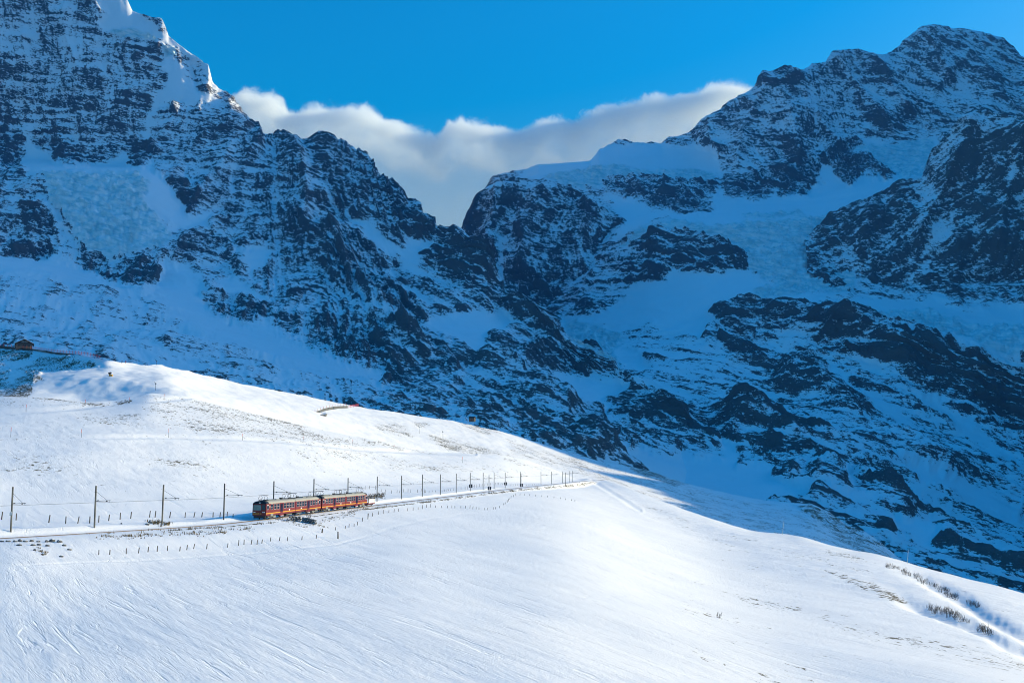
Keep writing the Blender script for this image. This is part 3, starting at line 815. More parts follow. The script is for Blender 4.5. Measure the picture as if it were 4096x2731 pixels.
sky_near = [(-420,1588,500),(0,1588,480),(160,1592,478),(350,1608,472),(450,1602,482),(540,1582,500),(600,1566,512),(690,1580,505),(800,1602,510),(880,1622,515),(1000,1652,520),(1100,1676,528),(1200,1698,535),
 (1400,1740,550),(1500,1758,560),(1640,1795,580),(1780,1808,610),(1900,1812,630),(2000,1818,650),(2100,1838,670),(2200,1868,690),(2270,1898,700),(2310,1916,700),(2350,1913,690),(2400,1917,670),(2450,1930,650),
 (2600,1985,600),(2750,2040,550),(2900,2090,505),(3000,2118,480),(3100,2130,465),(3200,2143,450),(3300,2172,425),(3400,2198,405),(3500,2215,390),(3650,2255,370),(3800,2290,350),(4000,2342,320),(4096,2372,305),(4300,2440,285)]
rowsA = [sky_near,
 [(-420,1740,330),(0,1748,330),(400,1750,340),(800,1745,390),(1200,1770,440),(1600,1840,500),(2000,1880,560),(2200,1900,640),(2310,1922,680),(2400,1928,640),(2600,2010,555),(2900,2120,455),(3200,2185,395),(3500,2262,335),(3800,2345,290),(4096,2430,255),(4300,2490,240)],
 [(-420,1920,225),(0,1930,235),(400,1940,245),(800,1935,270),(1200,1930,330),(1600,1935,400),(2000,1935,490),(2310,1932,650),(2400,1945,600),(2600,2050,490),(2900,2180,385),(3200,2250,325),(3500,2340,270),(3800,2430,235),(4096,2530,205),(4300,2590,195)],
 [(-420,2110,163),(0,2098,170),(380,2085,182),(800,2068,205),(1030,2052,222),(1250,2030,248),(1460,2008,282),(1640,1990,320),(1830,1968,378),(2000,1948,455),(2200,1934,575),(2310,1938,630),(2400,1965,550),(2600,2100,400),(2900,2260,300),(3200,2360,245),(3500,2440,212),(3800,2530,185),(4096,2620,165),(4300,2680,158)],
 [(-420,2205,140),(0,2182,141),(380,2158,154),(800,2128,173),(1030,2104,189),(1250,2072,215),(1460,2042,248),(1640,2020,284),(1830,1995,333),(2000,1975,395),(2200,1960,480),(2310,1975,500),(2400,2020,430),(2600,2180,300),(2900,2350,230),(3200,2460,190),(3500,2540,165),(3800,2620,148),(4096,2700,135),(4300,2750,130)],
 [(-420,2300,122),(0,2270,122),(400,2245,136),(800,2215,152),(1200,2180,172),(1600,2130,205),(1900,2110,235),(2200,2110,255),(2400,2180,240),(2600,2300,205),(2900,2460,165),(3200,2570,140),(3500,2650,125),(3800,2720,115),(4096,2790,108),(4300,2840,105)],
 [(-420,2520,88),(0,2500,90),(800,2470,98),(1600,2440,108),(2200,2460,115),(2600,2560,110),(3200,2760,98),(3800,2900,88),(4300,3000,82)],
 [(-420,2840,58),(800,2800,62),(1600,2790,66),(2200,2810,68),(2600,2870,68),(3200,3000,64),(4300,3200,58)],
 [(-420,3500,30),(1600,3500,32),(4300,3700,30)]]
px, py, W = surface(rowsA, -1400, 5200, 4.7, 4.0, sm=17, sm0=5, reach=16.0)
X = W.astype(np.float32)
td, ts_ = np.full(px.shape, 99.0), np.zeros(px.shape)
_lim = np.interp(W[..., 1], TRACK[:, 1], TRACK[:, 0])
_m = np.abs(W[..., 0] - _lim) < 60
td[_m], ts_[_m] = track_dist(W[..., 0][_m], W[..., 1][_m])
# drifts, hummocks and wind ridges
c17, s17 = math.cos(rad(31)), math.sin(rad(31))
wx = X[..., 0] * c17 + X[..., 1] * s17
wy = -X[..., 0] * s17 + X[..., 1] * c17
WV = np.stack([wx, wy * 0.16, 0 * wx], -1)
far = sstep(230, 480, W[..., 1])
damp = sstep(3.0, 12, np.abs(td))
D = (0.9 * fbm(X / 48.0, 3) + 0.035 * ridged(WV / 6.5, 3) + 0.02 * ridged(WV / 2.1 + 9, 2) + 0.02 * fbm(X / 2.4, 3)) * damp
hum = np.zeros(px.shape)
for s, q in [(40, [(-1600,1650),(900,1660),(1400,1760),(2000,1850),(2200,1900),(1400,1900),(700,1960),(-1600,1990)]),
             (30, [(2450,1940),(3000,2130),(3500,2230),(4300,2450),(4300,2620),(3600,2420),(3000,2250),(2500,2020)])]:
    paint(hum, px, py, q, 1.0, s)
D += hum * (0.10 * fbm(X / 2.6, 3) + 0.16 * fbm(X / 9.0, 2)) * damp
W2 = W.copy()
W2[..., 2] += D
# gullies at the right: troughs whose right bank keeps them in shade
for pl, dep, wid in [([(3540,2255),(3700,2320),(3860,2400),(3960,2470),(4100,2545),(4300,2640)], 1.4, 22),
                     ([(3520,2350),(3640,2410),(3760,2455),(3900,2510),(4030,2570),(4300,2690)], 1.3, 20)]:
    sd, tt = polyline_sd(px, py, pl)
    fade = sstep(0.0, 0.3, tt)
    sd = sd + 8 * fbm(np.stack([px / 90.0, py / 60.0, 0 * px], -1), 3)
    W2[..., 2] -= dep * fade * np.exp(-(sd / wid) ** 2)
    W2[..., 2] += 0.75 * dep * fade * np.exp(-((sd - 0) / wid - 1.5) ** 2) * 0 
# level bench for the line, bank of cleared snow beside it, embankment edge
z = W2[..., 2]
at = np.abs(td)
on = (W[..., 1] < 690)
bench = np.where(td > 0, sstep(6.5, 2.6, at), sstep(5.0, 2.3, at)) * on
z = z * (1 - bench) + (-0.12) * bench
z = z + on * 0.55 * np.exp(-((td + 4.6) / 1.3) ** 2) * (0.6 + 0.5 * fbm(X / 9.0 + 3, 2))
z = z + on * (0.22 * np.exp(-((td - 3.3) / 0.7) ** 2)) * (0.5 + 0.5 * fbm(X / 7.0 + 8, 2))
# a ski track and a footpath pressed into the slope
for pl, dep, wid in [([(-100,2290),(120,2275),(300,2258),(520,2240),(760,2222),(1000,2207),(1200,2195),(1340,2180),(1450,2150),(1560,2112),(1700,2085),(1840,2052),(2000,2044),(2130,2030)], 0.05, 3.5),
                     ([(-420,1660),(0,1652),(160,1644),(330,1630),(500,1612),(640,1600),(760,1588)], 0.5, 7),
                     ([(-420,1752),(0,1750),(330,1752),(700,1748),(1100,1765),(1500,1800),(1900,1815)], 0.35, 6),
                     ([(2370,1925),(2480,1990),(2560,2040)], 0.2, 6)]:
    sd, tt = polyline_sd(px, py, pl)
    z = z - dep * np.exp(-(sd / wid) ** 2) + 0.5 * dep * np.exp(-((np.abs(sd) - 1.9 * wid) / wid) ** 2)
W2[..., 2] = z
NEAR_Z = z
# grass showing through
GR = np.full(px.shape, -0.60)
GR += 0.17 * sstep(2350, 2900, px) * sstep(2050, 2200, py) + 0.21 * sstep(2050, 1900, py) * sstep(2300, 2000, px)
GR += 0.10 * fbm(np.stack([px / 260.0, py / 90.0, 0 * px], -1), 3)
pw = np.stack([px / 60.0, py / 30.0, 0 * px], -1)
jx, jy = px + 22 * fbm(pw, 3), py + 9 * fbm(pw + 60, 3)
for v, s, q in [
  (-0.16, 22, [(640,1585),(800,1608),(1000,1656),(1180,1705),(1400,1745),(1500,1790),(1300,1780),(1150,1760),(1000,1745),(850,1735),(720,1710),(600,1680),(560,1640)]),
  (-0.05, 10, [(690,1578),(880,1618),(1100,1672),(1240,1704),(1200,1712),(1000,1668),(780,1612)]),
  (-0.08, 9, [(1400,1738),(1640,1792),(1760,1812),(1700,1815),(1500,1775)]),
  (-0.24, 24, [(300,1640),(560,1640),(760,1700),(560,1720),(330,1690)]),
  (-0.20, 12, [(-1600,1590),(350,1606),(500,1600),(460,1625),(200,1622),(-1600,1620)]),
  (-0.02, 5, [(130,1592),(220,1596),(330,1608),(420,1612),(420,1618),(250,1606),(130,1598)]),
  (0.02, 4, [(450,1606),(520,1596),(530,1604),(470,1612)]),
  (-0.23, 22, [(1150,1790),(1400,1800),(1700,1840),(1900,1870),(2150,1890),(1900,1885),(1500,1850),(1200,1830)]),
  (-0.20, 16, [(1500,1850),(1700,1850),(1880,1885),(1700,1890),(1540,1880)]),
  (-0.25, 22, [(60,1850),(250,1870),(480,1930),(420,1950),(200,1900)]),
  (-0.24, 14, [(550,1830),(760,1840),(900,1870),(820,1880),(600,1860)]),
  (-0.22, 9, [(2000,1790+40),(2150,1850),(2290,1905),(2200,1890),(2060,1860)]),
  (-0.33, 18, [(2480,1970),(2700,2050),(2950,2140),(3200,2200),(3400,2270),(3200,2270),(2900,2190),(2620,2080)]),
  (-0.22, 9, [(2950,2140),(3130,2195),(3330,2240),(3500,2290),(3380,2280),(3150,2215)]),
  (-0.2, 9, [(3250,2190),(3400,2215),(3520,2260),(3400,2250)]),
  (-0.10, 8, [(3300,2280),(3500,2330),(3650,2400),(3560,2390),(3400,2330)]),
  (-0.25, 16, [(3300,2480),(3600,2530),(4096,2640),(4096,2700),(3700,2620),(3400,2540)]),
  (-0.26, 14, [(2900,2370),(3200,2440),(3500,2480),(3300,2480),(3000,2430)]),
  (-0.28, 16, [(2660,2420),(2900,2450),(3100,2520),(2900,2510)]),
  (-0.30, 14, [(2000,2110),(2200,2130),(2330,2180),(2150,2150)])]:
    paint(GR, jx, jy, q, v, s)
# dry grass along the embankment edge
edge = np.exp(-((td - 4.6) / 0.9) ** 2) * on
GR = np.maximum(GR, -0.60 + edge * (0.62 * sstep(560, 700, px) * sstep(2.0, 0.0, np.abs(gnoise(np.stack([ts_ / 9.0, 0 * ts_, 0 * ts_], -1))) * 1.2)))
paint(GR, px, py, [(1060,2060),(1400,2005),(1420,2035),(1060,2090)], -0.6, 6)
snow_field = grid_mesh('snow_field', W2, M_SNOW, {'grass': GR})

# valley sheet below everything, out to the horizon
vm = bpy.data.meshes.new('valley_floor')
vm.from_pydata([(-6450, -2950, -420), (7750, -2950, -420), (7750, 6900, -420), (-6450, 6900, -420)], [], [(0, 1, 2, 3)])
a = vm.attributes.new('grass', 'FLOAT', 'POINT')
a.data.foreach_set('value', [-0.6] * 4)
link('valley_floor', vm, M_SNOW, kind='structure')
bpy.context.view_layer.update()

# ------------------------------------------------------------------ air
def box_mesh(name, lo, hi):
    me = bpy.data.meshes.new(name)
    x0, y0, z0 = lo
    x1, y1, z1 = hi
    me.from_pydata([(x0,y0,z0),(x1,y0,z0),(x1,y1,z0),(x0,y1,z0),(x0,y0,z1),(x1,y0,z1),(x1,y1,z1),(x0,y1,z1)], [],
                   [(0,3,2,1),(4,5,6,7),(0,1,5,4),(1,2,6,5),(2,3,7,6),(3,0,4,7)])
    return me
hm = bpy.data.materials.new('haze_air')
hm.use_nodes = True
hn, hl = hm.node_tree.nodes, hm.node_tree.links
hn.remove(hn['Principled BSDF'])
pv = hn.new('ShaderNodeVolumePrincipled')
pv.inputs['Color'].default_value = (0.10, 0.45, 1.0, 1)
pv.inputs['Density'].default_value = 2.1e-5
pv.inputs['Anisotropy'].default_value = 0.65
hl.new(pv.outputs[0], hn['Material Output'].inputs['Volume'])
haze = link('haze', box_mesh('haze', (-6500, -3000, -421.5), (7800, 6950, 3480)), hm, kind='stuff')
#OBJECTS#
# ================================================================== objects
from mathutils.bvhtree import BVHTree
_dg = bpy.context.evaluated_depsgraph_get()
SF, HL = BVHTree.FromObject(snow_field, _dg), BVHTree.FromObject(hill, _dg)

def hit(px, py, *objs):
    o = Vector((0, 0, CAMZ))
    d = ray(px, py)
    best = None
    for ob in objs:
        loc = ob.ray_cast(o, d)[0]
        if loc is not None and (best is None or (loc - o).length < (best - o).length):
            best = loc.copy()
    return best

def ground(x, y, ob=None, default=0.0):
    loc = (ob or SF).ray_cast(Vector((x, y, 900)), Vector((0, 0, -1)))[0]
    return loc.z if loc is not None else default

def metres(px_len, y):
    return px_len * y / FPX

class MB:
    """collects boxes, tubes and prisms; build() links them as ONE mesh object"""
    def __init__(self):
        self.v, self.f = [], []
    def add(self, vs, fs):
        k = len(self.v)
        self.v += [tuple(map(float, q)) for q in vs]
        self.f += [tuple(i + k for i in q) for q in fs]
        return self
    def box(self, lo, hi):
        x0, y0, z0 = lo
        x1, y1, z1 = hi
        return self.add([(x0,y0,z0),(x1,y0,z0),(x1,y1,z0),(x0,y1,z0),(x0,y0,z1),(x1,y0,z1),(x1,y1,z1),(x0,y1,z1)],
                        [(0,3,2,1),(4,5,6,7),(0,1,5,4),(1,2,6,5),(2,3,7,6),(3,0,4,7)])
    def tube(self, a, b, r0, r1=None, n=6, caps=True):
        a, b = Vector(a), Vector(b)
        r1 = r0 if r1 is None else r1
        ax = (b - a).normalized()
        u = ax.orthogonal().normalized()
        w = ax.cross(u)
        vs = []
        for c, r in ((a, r0), (b, r1)):
            for k in range(n):
                t = 2 * math.pi * k / n
                vs.append(c + (u * math.cos(t) + w * math.sin(t)) * r)
        fs = [(k, (k + 1) % n, n + (k + 1) % n, n + k) for k in range(n)]
        if caps:
            fs += [tuple(range(n - 1, -1, -1)), tuple(range(n, 2 * n))]
        return self.add(vs, fs)
    def prism(self, poly, axis, a, b):
        """polygon in the two other axes, extruded along axis 0, 1 or 2 from a to b"""
        n = len(poly)
        def mk(p, t):
            q = list(p)
            q.insert(axis, t)
            return q
        vs = [mk(p, a) for p in poly] + [mk(p, b) for p in poly]
        fs = [(k, (k + 1) % n, n + (k + 1) % n, n + k) for k in range(n)] + [tuple(range(n - 1, -1, -1)), tuple(range(n, 2 * n))]
        return self.add(vs, fs)
    def mesh(self, name):
        me = bpy.data.meshes.new(name)
        me.from_pydata(self.v, [], self.f)
        bm = bmesh.new()
        bm.from_mesh(me)
        bmesh.ops.recalc_face_normals(bm, faces=bm.faces)
        bm.to_mesh(me)
        bm.free()
        return me
    def build(self, name, mat, parent=None):
        return link(name, self.mesh(name), mat, parent)

def tag(o, label, cat, group=None, kind=None):
    o['label'], o['category'] = label, cat
    if group:
        o['group'] = group
    if kind:
        o['kind'] = kind
    return o

def empty(name, loc, rz=0.0):
    o = bpy.data.objects.new(name, None)
    o.empty_display_size = 0.3
    o.location = loc
    o.rotation_euler = (0, 0, rz)
    COL.objects.link(o)
    return o

def copy_tree(o, parent=None):
    c = o.copy()
    COL.objects.link(c)
    if parent is not None:
        c.parent = parent
    for ch in KIDS.get(o.name, []):
        copy_tree(ch, c)
    return c

# ---- materials
M_RED = plain('railcar_red_paint', (0.145, 0.012, 0.020), 0.4, spec=0.4, var=0.12, vscale=1.2)
M_CAB = plain('cab_front_red_paint', (0.15, 0.008, 0.012), 0.3, spec=0.4)
M_ROOF = plain('railcar_roof_grey', (0.34, 0.335, 0.30), 0.6, var=0.12, vscale=0.8)
M_BLACK = plain('dark_steel', (0.022, 0.024, 0.028), 0.5, metal=0.3)
M_YEL = plain('yellow_band_paint', (0.62, 0.30, 0.02), 0.4)
M_ORA = plain('orange_line_paint', (0.26, 0.06, 0.035), 0.4)
M_GLASS = plain('tinted_window_glass', (0.010, 0.018, 0.035), 0.06, spec=0.6)
M_WSCREEN = plain('windscreen_glass', (0.16, 0.20, 0.19), 0.08, spec=0.6, var=0.7, vscale=1.4)
M_ALU = plain('window_frame_aluminium', (0.50, 0.50, 0.50), 0.4, metal=0.4)
M_LAMP = plain('headlight_lens', (0.85, 0.85, 0.82), 0.15)
M_WHITE = plain('white_paint', (0.80, 0.80, 0.78), 0.5)
M_UNDER = plain('underframe_grime', (0.035, 0.033, 0.032), 0.7, var=0.3)
M_BOXG = plain('equipment_grey', (0.20, 0.22, 0.23), 0.6)
M_MAST = plain('galvanised_mast_steel', (0.07, 0.078, 0.08), 0.55, metal=0.2, var=0.25, vscale=2)
M_WOOD = plain('weathered_fence_wood', (0.105, 0.088, 0.070), 0.85, var=0.35, vscale=6)
M_RAIL = plain('rusty_rail_steel', (0.13, 0.10, 0.085), 0.5, metal=0.5)
M_ORANGE = plain('orange_marker_paint', (0.85, 0.13, 0.03), 0.5)
M_POLE = plain('dark_marker_pole', (0.10, 0.11, 0.13), 0.6)
M_BAMBOO = plain('pale_bamboo_pole', (0.62, 0.58, 0.45), 0.6)
M_NETRED = plain('red_fence_post', (0.60, 0.045, 0.03), 0.5)
M_CONC = plain('weathered_concrete', (0.17, 0.17, 0.16), 0.8, var=0.25, vscale=0.7)
M_STONEWALL = plain('chalet_stone_wall', (0.075, 0.068, 0.058), 0.85, var=0.4, vscale=1.6)
M_TIMBER = plain('dark_chalet_timber', (0.035, 0.026, 0.020), 0.7, var=0.3)
M_TWIG = plain('bare_twig_bark', (0.055, 0.042, 0.034), 0.85, var=0.3)
M_GRASSY = plain('dry_tussock_grass', (0.13, 0.095, 0.045), 0.9, var=0.45, vscale=1.5)

def capped_rock():
    m, n, l, b = new_mat('snow_capped_boulder')
    geo = n.new('ShaderNodeNewGeometry')
    sx = n.new('ShaderNodeSeparateXYZ')
    l.new(geo.outputs['Normal'], sx.inputs[0])
    v = math_node(n, l, 'MULTIPLY_ADD', noise_tex(n, l, geo.outputs['Position'], 2.2, 4), 0.5, sx.outputs['Z'])
    f = ramp01(n, l, v, 1.02, 1.14)
    rk = mixc(n, l, noise_tex(n, l, geo.outputs['Position'], 3.0, 4), (0.05, 0.052, 0.055), (0.18, 0.175, 0.165))
    l.new(mixc(n, l, f, rk, (0.86, 0.87, 0.88)), b.inputs['Base Color'])
    b.inputs['Roughness'].default_value = 0.85
    return m
M_ROCKCAP = capped_rock()

def net_material():
    m, n, l, b = new_mat('red_safety_netting')
    b.inputs['Base Color'].default_value = (0.62, 0.07, 0.09, 1)
    b.inputs['Roughness'].default_value = 0.8
    tc = n.new('ShaderNodeTexCoord')
    ch = n.new('ShaderNodeTexBrick')
    ch.offset = 0.0
    ch.inputs['Scale'].default_value = 5.0
    ch.inputs['Mortar Size'].default_value = 0.05
    ch.inputs['Brick Width'].default_value = 0.30
    ch.inputs['Row Height'].default_value = 0.30
    cmb = n.new('ShaderNodeCombineXYZ')
    sx = n.new('ShaderNodeSeparateXYZ')
    l.new(tc.outputs['Object'], sx.inputs[0])
    l.new(math_node(n, l, 'ADD', sx.outputs['X'], sx.outputs['Y']), cmb.inputs['X'])
    l.new(sx.outputs['Z'], cmb.inputs['Y'])
    l.new(cmb.outputs[0], ch.inputs['Vector'])
    l.new(math_node(n, l, 'MULTIPLY', ch.outputs['Fac'], 0.55), b.inputs['Alpha'])
    return m
M_NET = net_material()

# ---- track
trk = empty('railway_track', (0, 0, 0))
trk['kind'] = 'structure'
for off in (-0.5, 0.5, 0.0):
    mb = MB()
    pts = []
    for s in np.arange(2, TS[-1] - 2, 2.5):
        x, y, h = track_at(s, off)
        pts.append((x, y, h))
    w, z1 = (0.036, 0.10) if off else (0.05, 0.13)
    vs = []
    for x, y, h in pts:
        nx, ny = math.sin(h), -math.cos(h)
        for sgn, zz_ in ((-1, -0.2), (-1, z1 - 0.17), (1, z1 - 0.17), (1, -0.2)):
            vs.append((x + sgn * w * nx, y + sgn * w * ny, zz_))
    fs = []
    for k in range(len(pts) - 1):
        for j in range(3):
            fs.append((4 * k + j, 4 * k + j + 1, 4 * k + 4 + j + 1, 4 * k + 4 + j))
    mb.add(vs, fs)
    mb.build('rail' if off else 'rack_rail', M_RAIL, trk)

# ---- railcar: one car with its cab at -x
CARL = 15.0
def car_proto():
    t = empty('rail_car', (0, 0, 0))
    L = CARL / 2
    sec = [(-1.30,0.72),(-1.33,1.2),(-1.33,2.86),(1.33,2.86),(1.33,1.2),(1.30,0.72)]
    mb = MB()
    # body shell with a raked cab end
    vs = []
    for (x, rk) in ((-L, 1), (L, 0)):
        for y, z in sec:
            vs.append((x + rk * 0.16 * max(0, z - 1.2) / 1.66, y, z))
    n = len(sec)
    fs = [(k, (k + 1) % n, n + (k + 1) % n, n + k) for k in range(n)] + [tuple(range(n)), tuple(range(n, 2 * n))]
    mb.add(vs, fs)
    mb.build('body', M_RED, t)
    arc = [(-1.36,2.86),(-1.34,2.98),(-1.18,3.18),(-0.85,3.34),(-0.4,3.41),(0.4,3.41),(0.85,3.34),(1.18,3.18),(1.34,2.98),(1.36,2.86)]
    MB().prism(arc, 0, -L + 1.35, L - 0.02).build('roof', M_ROOF, t)
    mb = MB()
    vs = [(-L + 0.10 + 0.35 * max(0, z - 2.86) / 0.55, y * (1 - 0.10 * max(0, z - 2.9)), z) for y, z in arc] + [(-L + 1.347, y, z) for y, z in arc]
    n = len(arc)
    fs = [(k, (k + 1) % n, n + (k + 1) % n, n + k) for k in range(n)] + [tuple(range(n)), tuple(range(n, 2 * n))]
    mb.add(vs, fs)
    mb.build('cab_roof', M_BLACK, t)
    # front
    fx = lambda z: -L + 0.16 * max(0, z - 1.2) / 1.66
    def front(y0, y1, z0, z1, proud):
        return MB().add([(fx(z0) - proud, y0, z0), (fx(z0) - proud, y1, z0), (fx(z1) - proud, y1, z1), (fx(z1) - proud, y0, z1),
                         (fx(z0) + 0.02, y0, z0), (fx(z0) + 0.02, y1, z0), (fx(z1) + 0.02, y1, z1), (fx(z1) + 0.02, y0, z1)],
                        [(0,3,2,1),(4,5,6,7),(0,1,5,4),(1,2,6,5),(2,3,7,6),(3,0,4,7)])
    # looking at the nose, its left (picture left) is +y
    front(-1.27, 1.27, 0.80, 2.84, 0.012).build('cab_front', M_CAB, t)
    front(-0.28, 1.18, 1.72, 2.68, 0.03).build('windscreen', M_WSCREEN, t)
    d_ = front(-1.16, -0.42, 0.9, 2.76, 0.025).build('cab_door', M_CAB, t)
    front(-1.08, -0.50, 1.80, 2.68, 0.04).build('pane', M_GLASS, d_)
    front(0.12, 1.28, 1.02, 1.17, 0.03).build('front_band', M_YEL, t)
    front(-0.42, -0.16, 1.02, 1.17, 0.034).build('front_band', M_YEL, t)
    for z in (1.50, 1.58):
        front(-1.27, 1.27, z, z + 0.02, 0.028).build('front_line', M_ORA, t)
    for y in (1.0, 0.82, -0.72, -0.98):
        big = 0.11 if y < -0.9 else 0.085
        o = MB().tube((-L - 0.06, y, 1.36), (-L + 0.05, y, 1.36), big, n=10).build('headlight', M_LAMP, t)
    for y in (-0.09, 0.09):
        MB().tube((fx(2.9) + 0.02, y, 3.08), (fx(2.9) + 0.3, y, 3.08), 0.075, n=10).build('roof_light', M_LAMP, t)
    MB().box((-L + 0.06, -1.1, 0.28), (-L + 0.5, 1.1, 0.72)).build('snow_plough', M_BLACK, t)
    # sides
    X = lambda f: -L + f * CARL
    wins = [(0.150,0.222),(0.258,0.334),(0.360,0.436),(0.585,0.662),(0.684,0.761),(0.783,0.860),(0.882,0.959)]
    for sg in (-1, 1):
        y0 = 1.33 * sg
        def slab(x0, x1, z0, z1, p, dpt=0.03):
            a, b = y0 - sg * dpt, y0 + sg * p
            return MB().box((x0, min(a, b), z0), (x1, max(a, b), z1))
        slab(X(0.0) + 0.02, X(1) - 0.02, 1.02, 1.19, 0.006).build('yellow_band', M_YEL, t)
        for z in (1.50, 1.62, 2.81):
            slab(X(0.0) + 0.05, X(1) - 0.02, z, z + 0.025, 0.005).build('orange_line', M_ORA, t)
        for i, (a, b) in enumerate(wins):
            fr = MB()
            x0, x1, z0, z1 = X(a), X(b), 1.74, 2.76
            bars = [(x0, x1, z0, z0 + 0.05), (x0, x1, z1 - 0.04, z1), (x0, x0 + 0.05, z0 + 0.05, z1 - 0.04), (x1 - 0.05, x1, z0 + 0.05, z1 - 0.04), (x0 + 0.05, x1 - 0.05, 2.22, 2.28)]
            if i == 0:
                bars.append(((x0 + x1) / 2 - 0.03, (x0 + x1) / 2 + 0.03, z0 + 0.05, 2.22))
            for (p0, p1, q0, q1) in bars:
                m_ = slab(p0, p1, q0, q1, 0.022)
                fr.add(m_.v, m_.f)
            w_ = fr.build('window', M_ALU, t)
            slab(x0 + 0.02, x1 - 0.02, z0 + 0.02, z1 - 0.02, 0.010).build('pane', M_GLASS, w_)
        w_ = slab(X(0.025), X(0.088), 1.80, 2.70, 0.018).build('cab_side_window', M_ALU, t)
        slab(X(0.025) + 0.07, X(0.088) - 0.07, 1.88, 2.52, 0.028).build('pane', M_GLASS, w_)
        slab(X(0.10), X(0.142), 1.70, 2.80, 0.008).build('crest_panel', M_CAB, t)
        for z in (2.36, 2.12):
            slab(X(0.112), X(0.128), z, z + 0.15, 0.014).build('white_crest', M_WHITE, t)
        d_ = slab(X(0.468), X(0.552), 0.62, 2.80, 0.012).build('door', M_RED, t)
        for a, b in ((0.472, 0.508), (0.512, 0.548)):
            slab(X(a), X(b), 1.22, 2.66, 0.024).build('pane', M_GLASS, d_)
        sk = [(X(0.44), 0.75), (X(0.475), 0.34), (X(0.565), 0.34), (X(0.60), 0.75)]
        MB().prism(sk, 1, min(y0 - sg * 0.1, y0 - sg * 0.02), max(y0 - sg * 0.1, y0 - sg * 0.02)).build('door_skirt', M_RED, t)
        slab(X(0.475), X(0.565), 0.36, 0.44, 0.16).build('door_step', M_WHITE, t)
        slab(X(0.77), X(0.805), 1.28, 1.52, 0.012).build('white_notice', M_WHITE, t)
        slab(X(0.15), X(0.235), 0.62, 0.98, 0.015).build('vent_panel', M_BOXG, t)
        slab(X(0.26), X(0.34), 0.22, 0.60, -0.10, 0.5).build('equipment_box', M_BOXG, t)
    for xb in (-4.9, 4.9):
        bo = MB().box((xb - 1.5, -1.05, 0.28), (xb + 1.5, 1.05, 0.66)).build('bogie', M_UNDER, t)
        for xo in (-1.0, 1.0):
            for yo in (-0.56, 0.56):
                MB().tube((xb + xo, yo - 0.06, 0.36), (xb + xo, yo + 0.06, 0.36), 0.34, n=14).build('wheel', M_UNDER, bo)
        for yo in (-1.12, 1.12):
            MB().box((xb - 1.2, yo - 0.06, 0.40), (xb + 1.2, yo + 0.06, 0.50)).build('axle_beam', M_BOXG, bo)
    MB().box((-L + 0.3, -1.0, 0.62), (L - 0.2, 1.0, 0.75)).build('underframe', M_UNDER, t)
    MB().box((L - 0.02, -1.05, 0.85), (L + 0.26, 1.05, 3.05)).build('gangway', M_BLACK, t)
    # roof gear
    mb = MB()
    for k in range(9):
        mb.box((X(0.20) + k * 0.36, -0.55, 3.40), (X(0.20) + k * 0.36 + 0.26, 0.55, 3.56))
    mb.build('resistor_grid', M_BOXG, t)
    MB().box((X(0.46), -0.5, 3.40), (X(0.58), 0.5, 3.54)).build('roof_box', M_BOXG, t)
    for f in (0.68, 0.72):
        MB().box((X(f), -0.18, 3.40), (X(f) + 0.25, 0.18, 3.72)).build('roof_horn', M_BLACK, t)
    def panto(f):
        x = X(f)
        pg = MB()
        for yy in (-0.62, 0.62):
            for s_ in (-1, 1):
                pg.tube((x + s_ * 0.45, yy, 3.50), (x + s_ * 0.95, yy * 0.9, 3.92), 0.03, n=4)
                pg.tube((x + s_ * 0.95, yy * 0.9, 3.92), (x + s_ * 0.25, yy * 0.8, 4.36), 0.026, n=4)
            pg.tube((x - 0.45, yy, 3.52), (x + 0.95, yy * 0.9, 3.92), 0.02, n=4)
        pg.box((x - 0.6, -0.7, 3.42), (x + 0.6, 0.7, 3.52))
        p_ = pg.build('pantograph', M_BLACK, t)
        hd = MB()
        for s_ in (-1, 1):
            hd.tube((x + s_ * 0.25, -0.85, 4.38), (x + s_ * 0.25, 0.85, 4.38), 0.035, n=5)
            hd.tube((x - 0.4, s_ * 0.6, 4.36), (x + 0.4, s_ * 0.6, 4.36), 0.025, n=4)
        hd.build('contact_strip', M_BLACK, p_)
    panto(0.12)
    panto(0.90)
    return t

car0 = car_proto()
KIDS = {}
for o in bpy.data.objects:
    if o.parent:
        KIDS.setdefault(o.parent.name, []).append(o)
# the nose stands where the photograph shows it
s_front = TS[np.argmin(np.hypot(TRACK[:, 0] - P(1020, 2077, level_d(2077))[0], TRACK[:, 1] - level_d(2077)))]
CAR_LABELS = ['leading red and yellow rail car with its dark cab nose towards the camera', 'second red rail car, behind the bare little tree',
              'third red rail car, just past the dark gap between the units', 'rearmost red rail car, next to the small flat wagon']
for k in range(4):
    o = car0 if k == 0 else copy_tree(car0)
    s = s_front + CARL / 2 + k * (CARL + 0.28) + (0.5 if k >= 2 else 0)
    xa, ya, _ = track_at(s - 5)
    xb, yb, _ = track_at(s + 5)
    o.location = ((xa + xb) / 2, (ya + yb) / 2, -0.02)
    o.rotation_euler = (0, 0, math.atan2(yb - ya, xb - xa) + (math.pi if k % 2 else 0))
    tag(o, CAR_LABELS[k], 'rail car', 'cars of the red mountain train')
# number on the leading nose
fc = bpy.data.curves.new('car_number', 'FONT')
fc.body, fc.size, fc.align_x, fc.extrude = '211', 0.30, 'CENTER', 0.004
def text_mesh(name, curve, mat, parent):
    tmp = bpy.data.objects.new(name, curve)
    COL.objects.link(tmp)
    me = bpy.data.meshes.new_from_object(tmp.evaluated_get(bpy.context.evaluated_depsgraph_get()))
    bpy.data.objects.remove(tmp)
    me.name = name
    me.materials.clear()
    return link(name, me, mat, parent)
fo = text_mesh('car_number', fc, M_YEL, car0)
fo.location = (-CARL / 2 - 0.022, -0.02, 1.0)
fo.rotation_euler = (rad(90), 0, rad(-90))

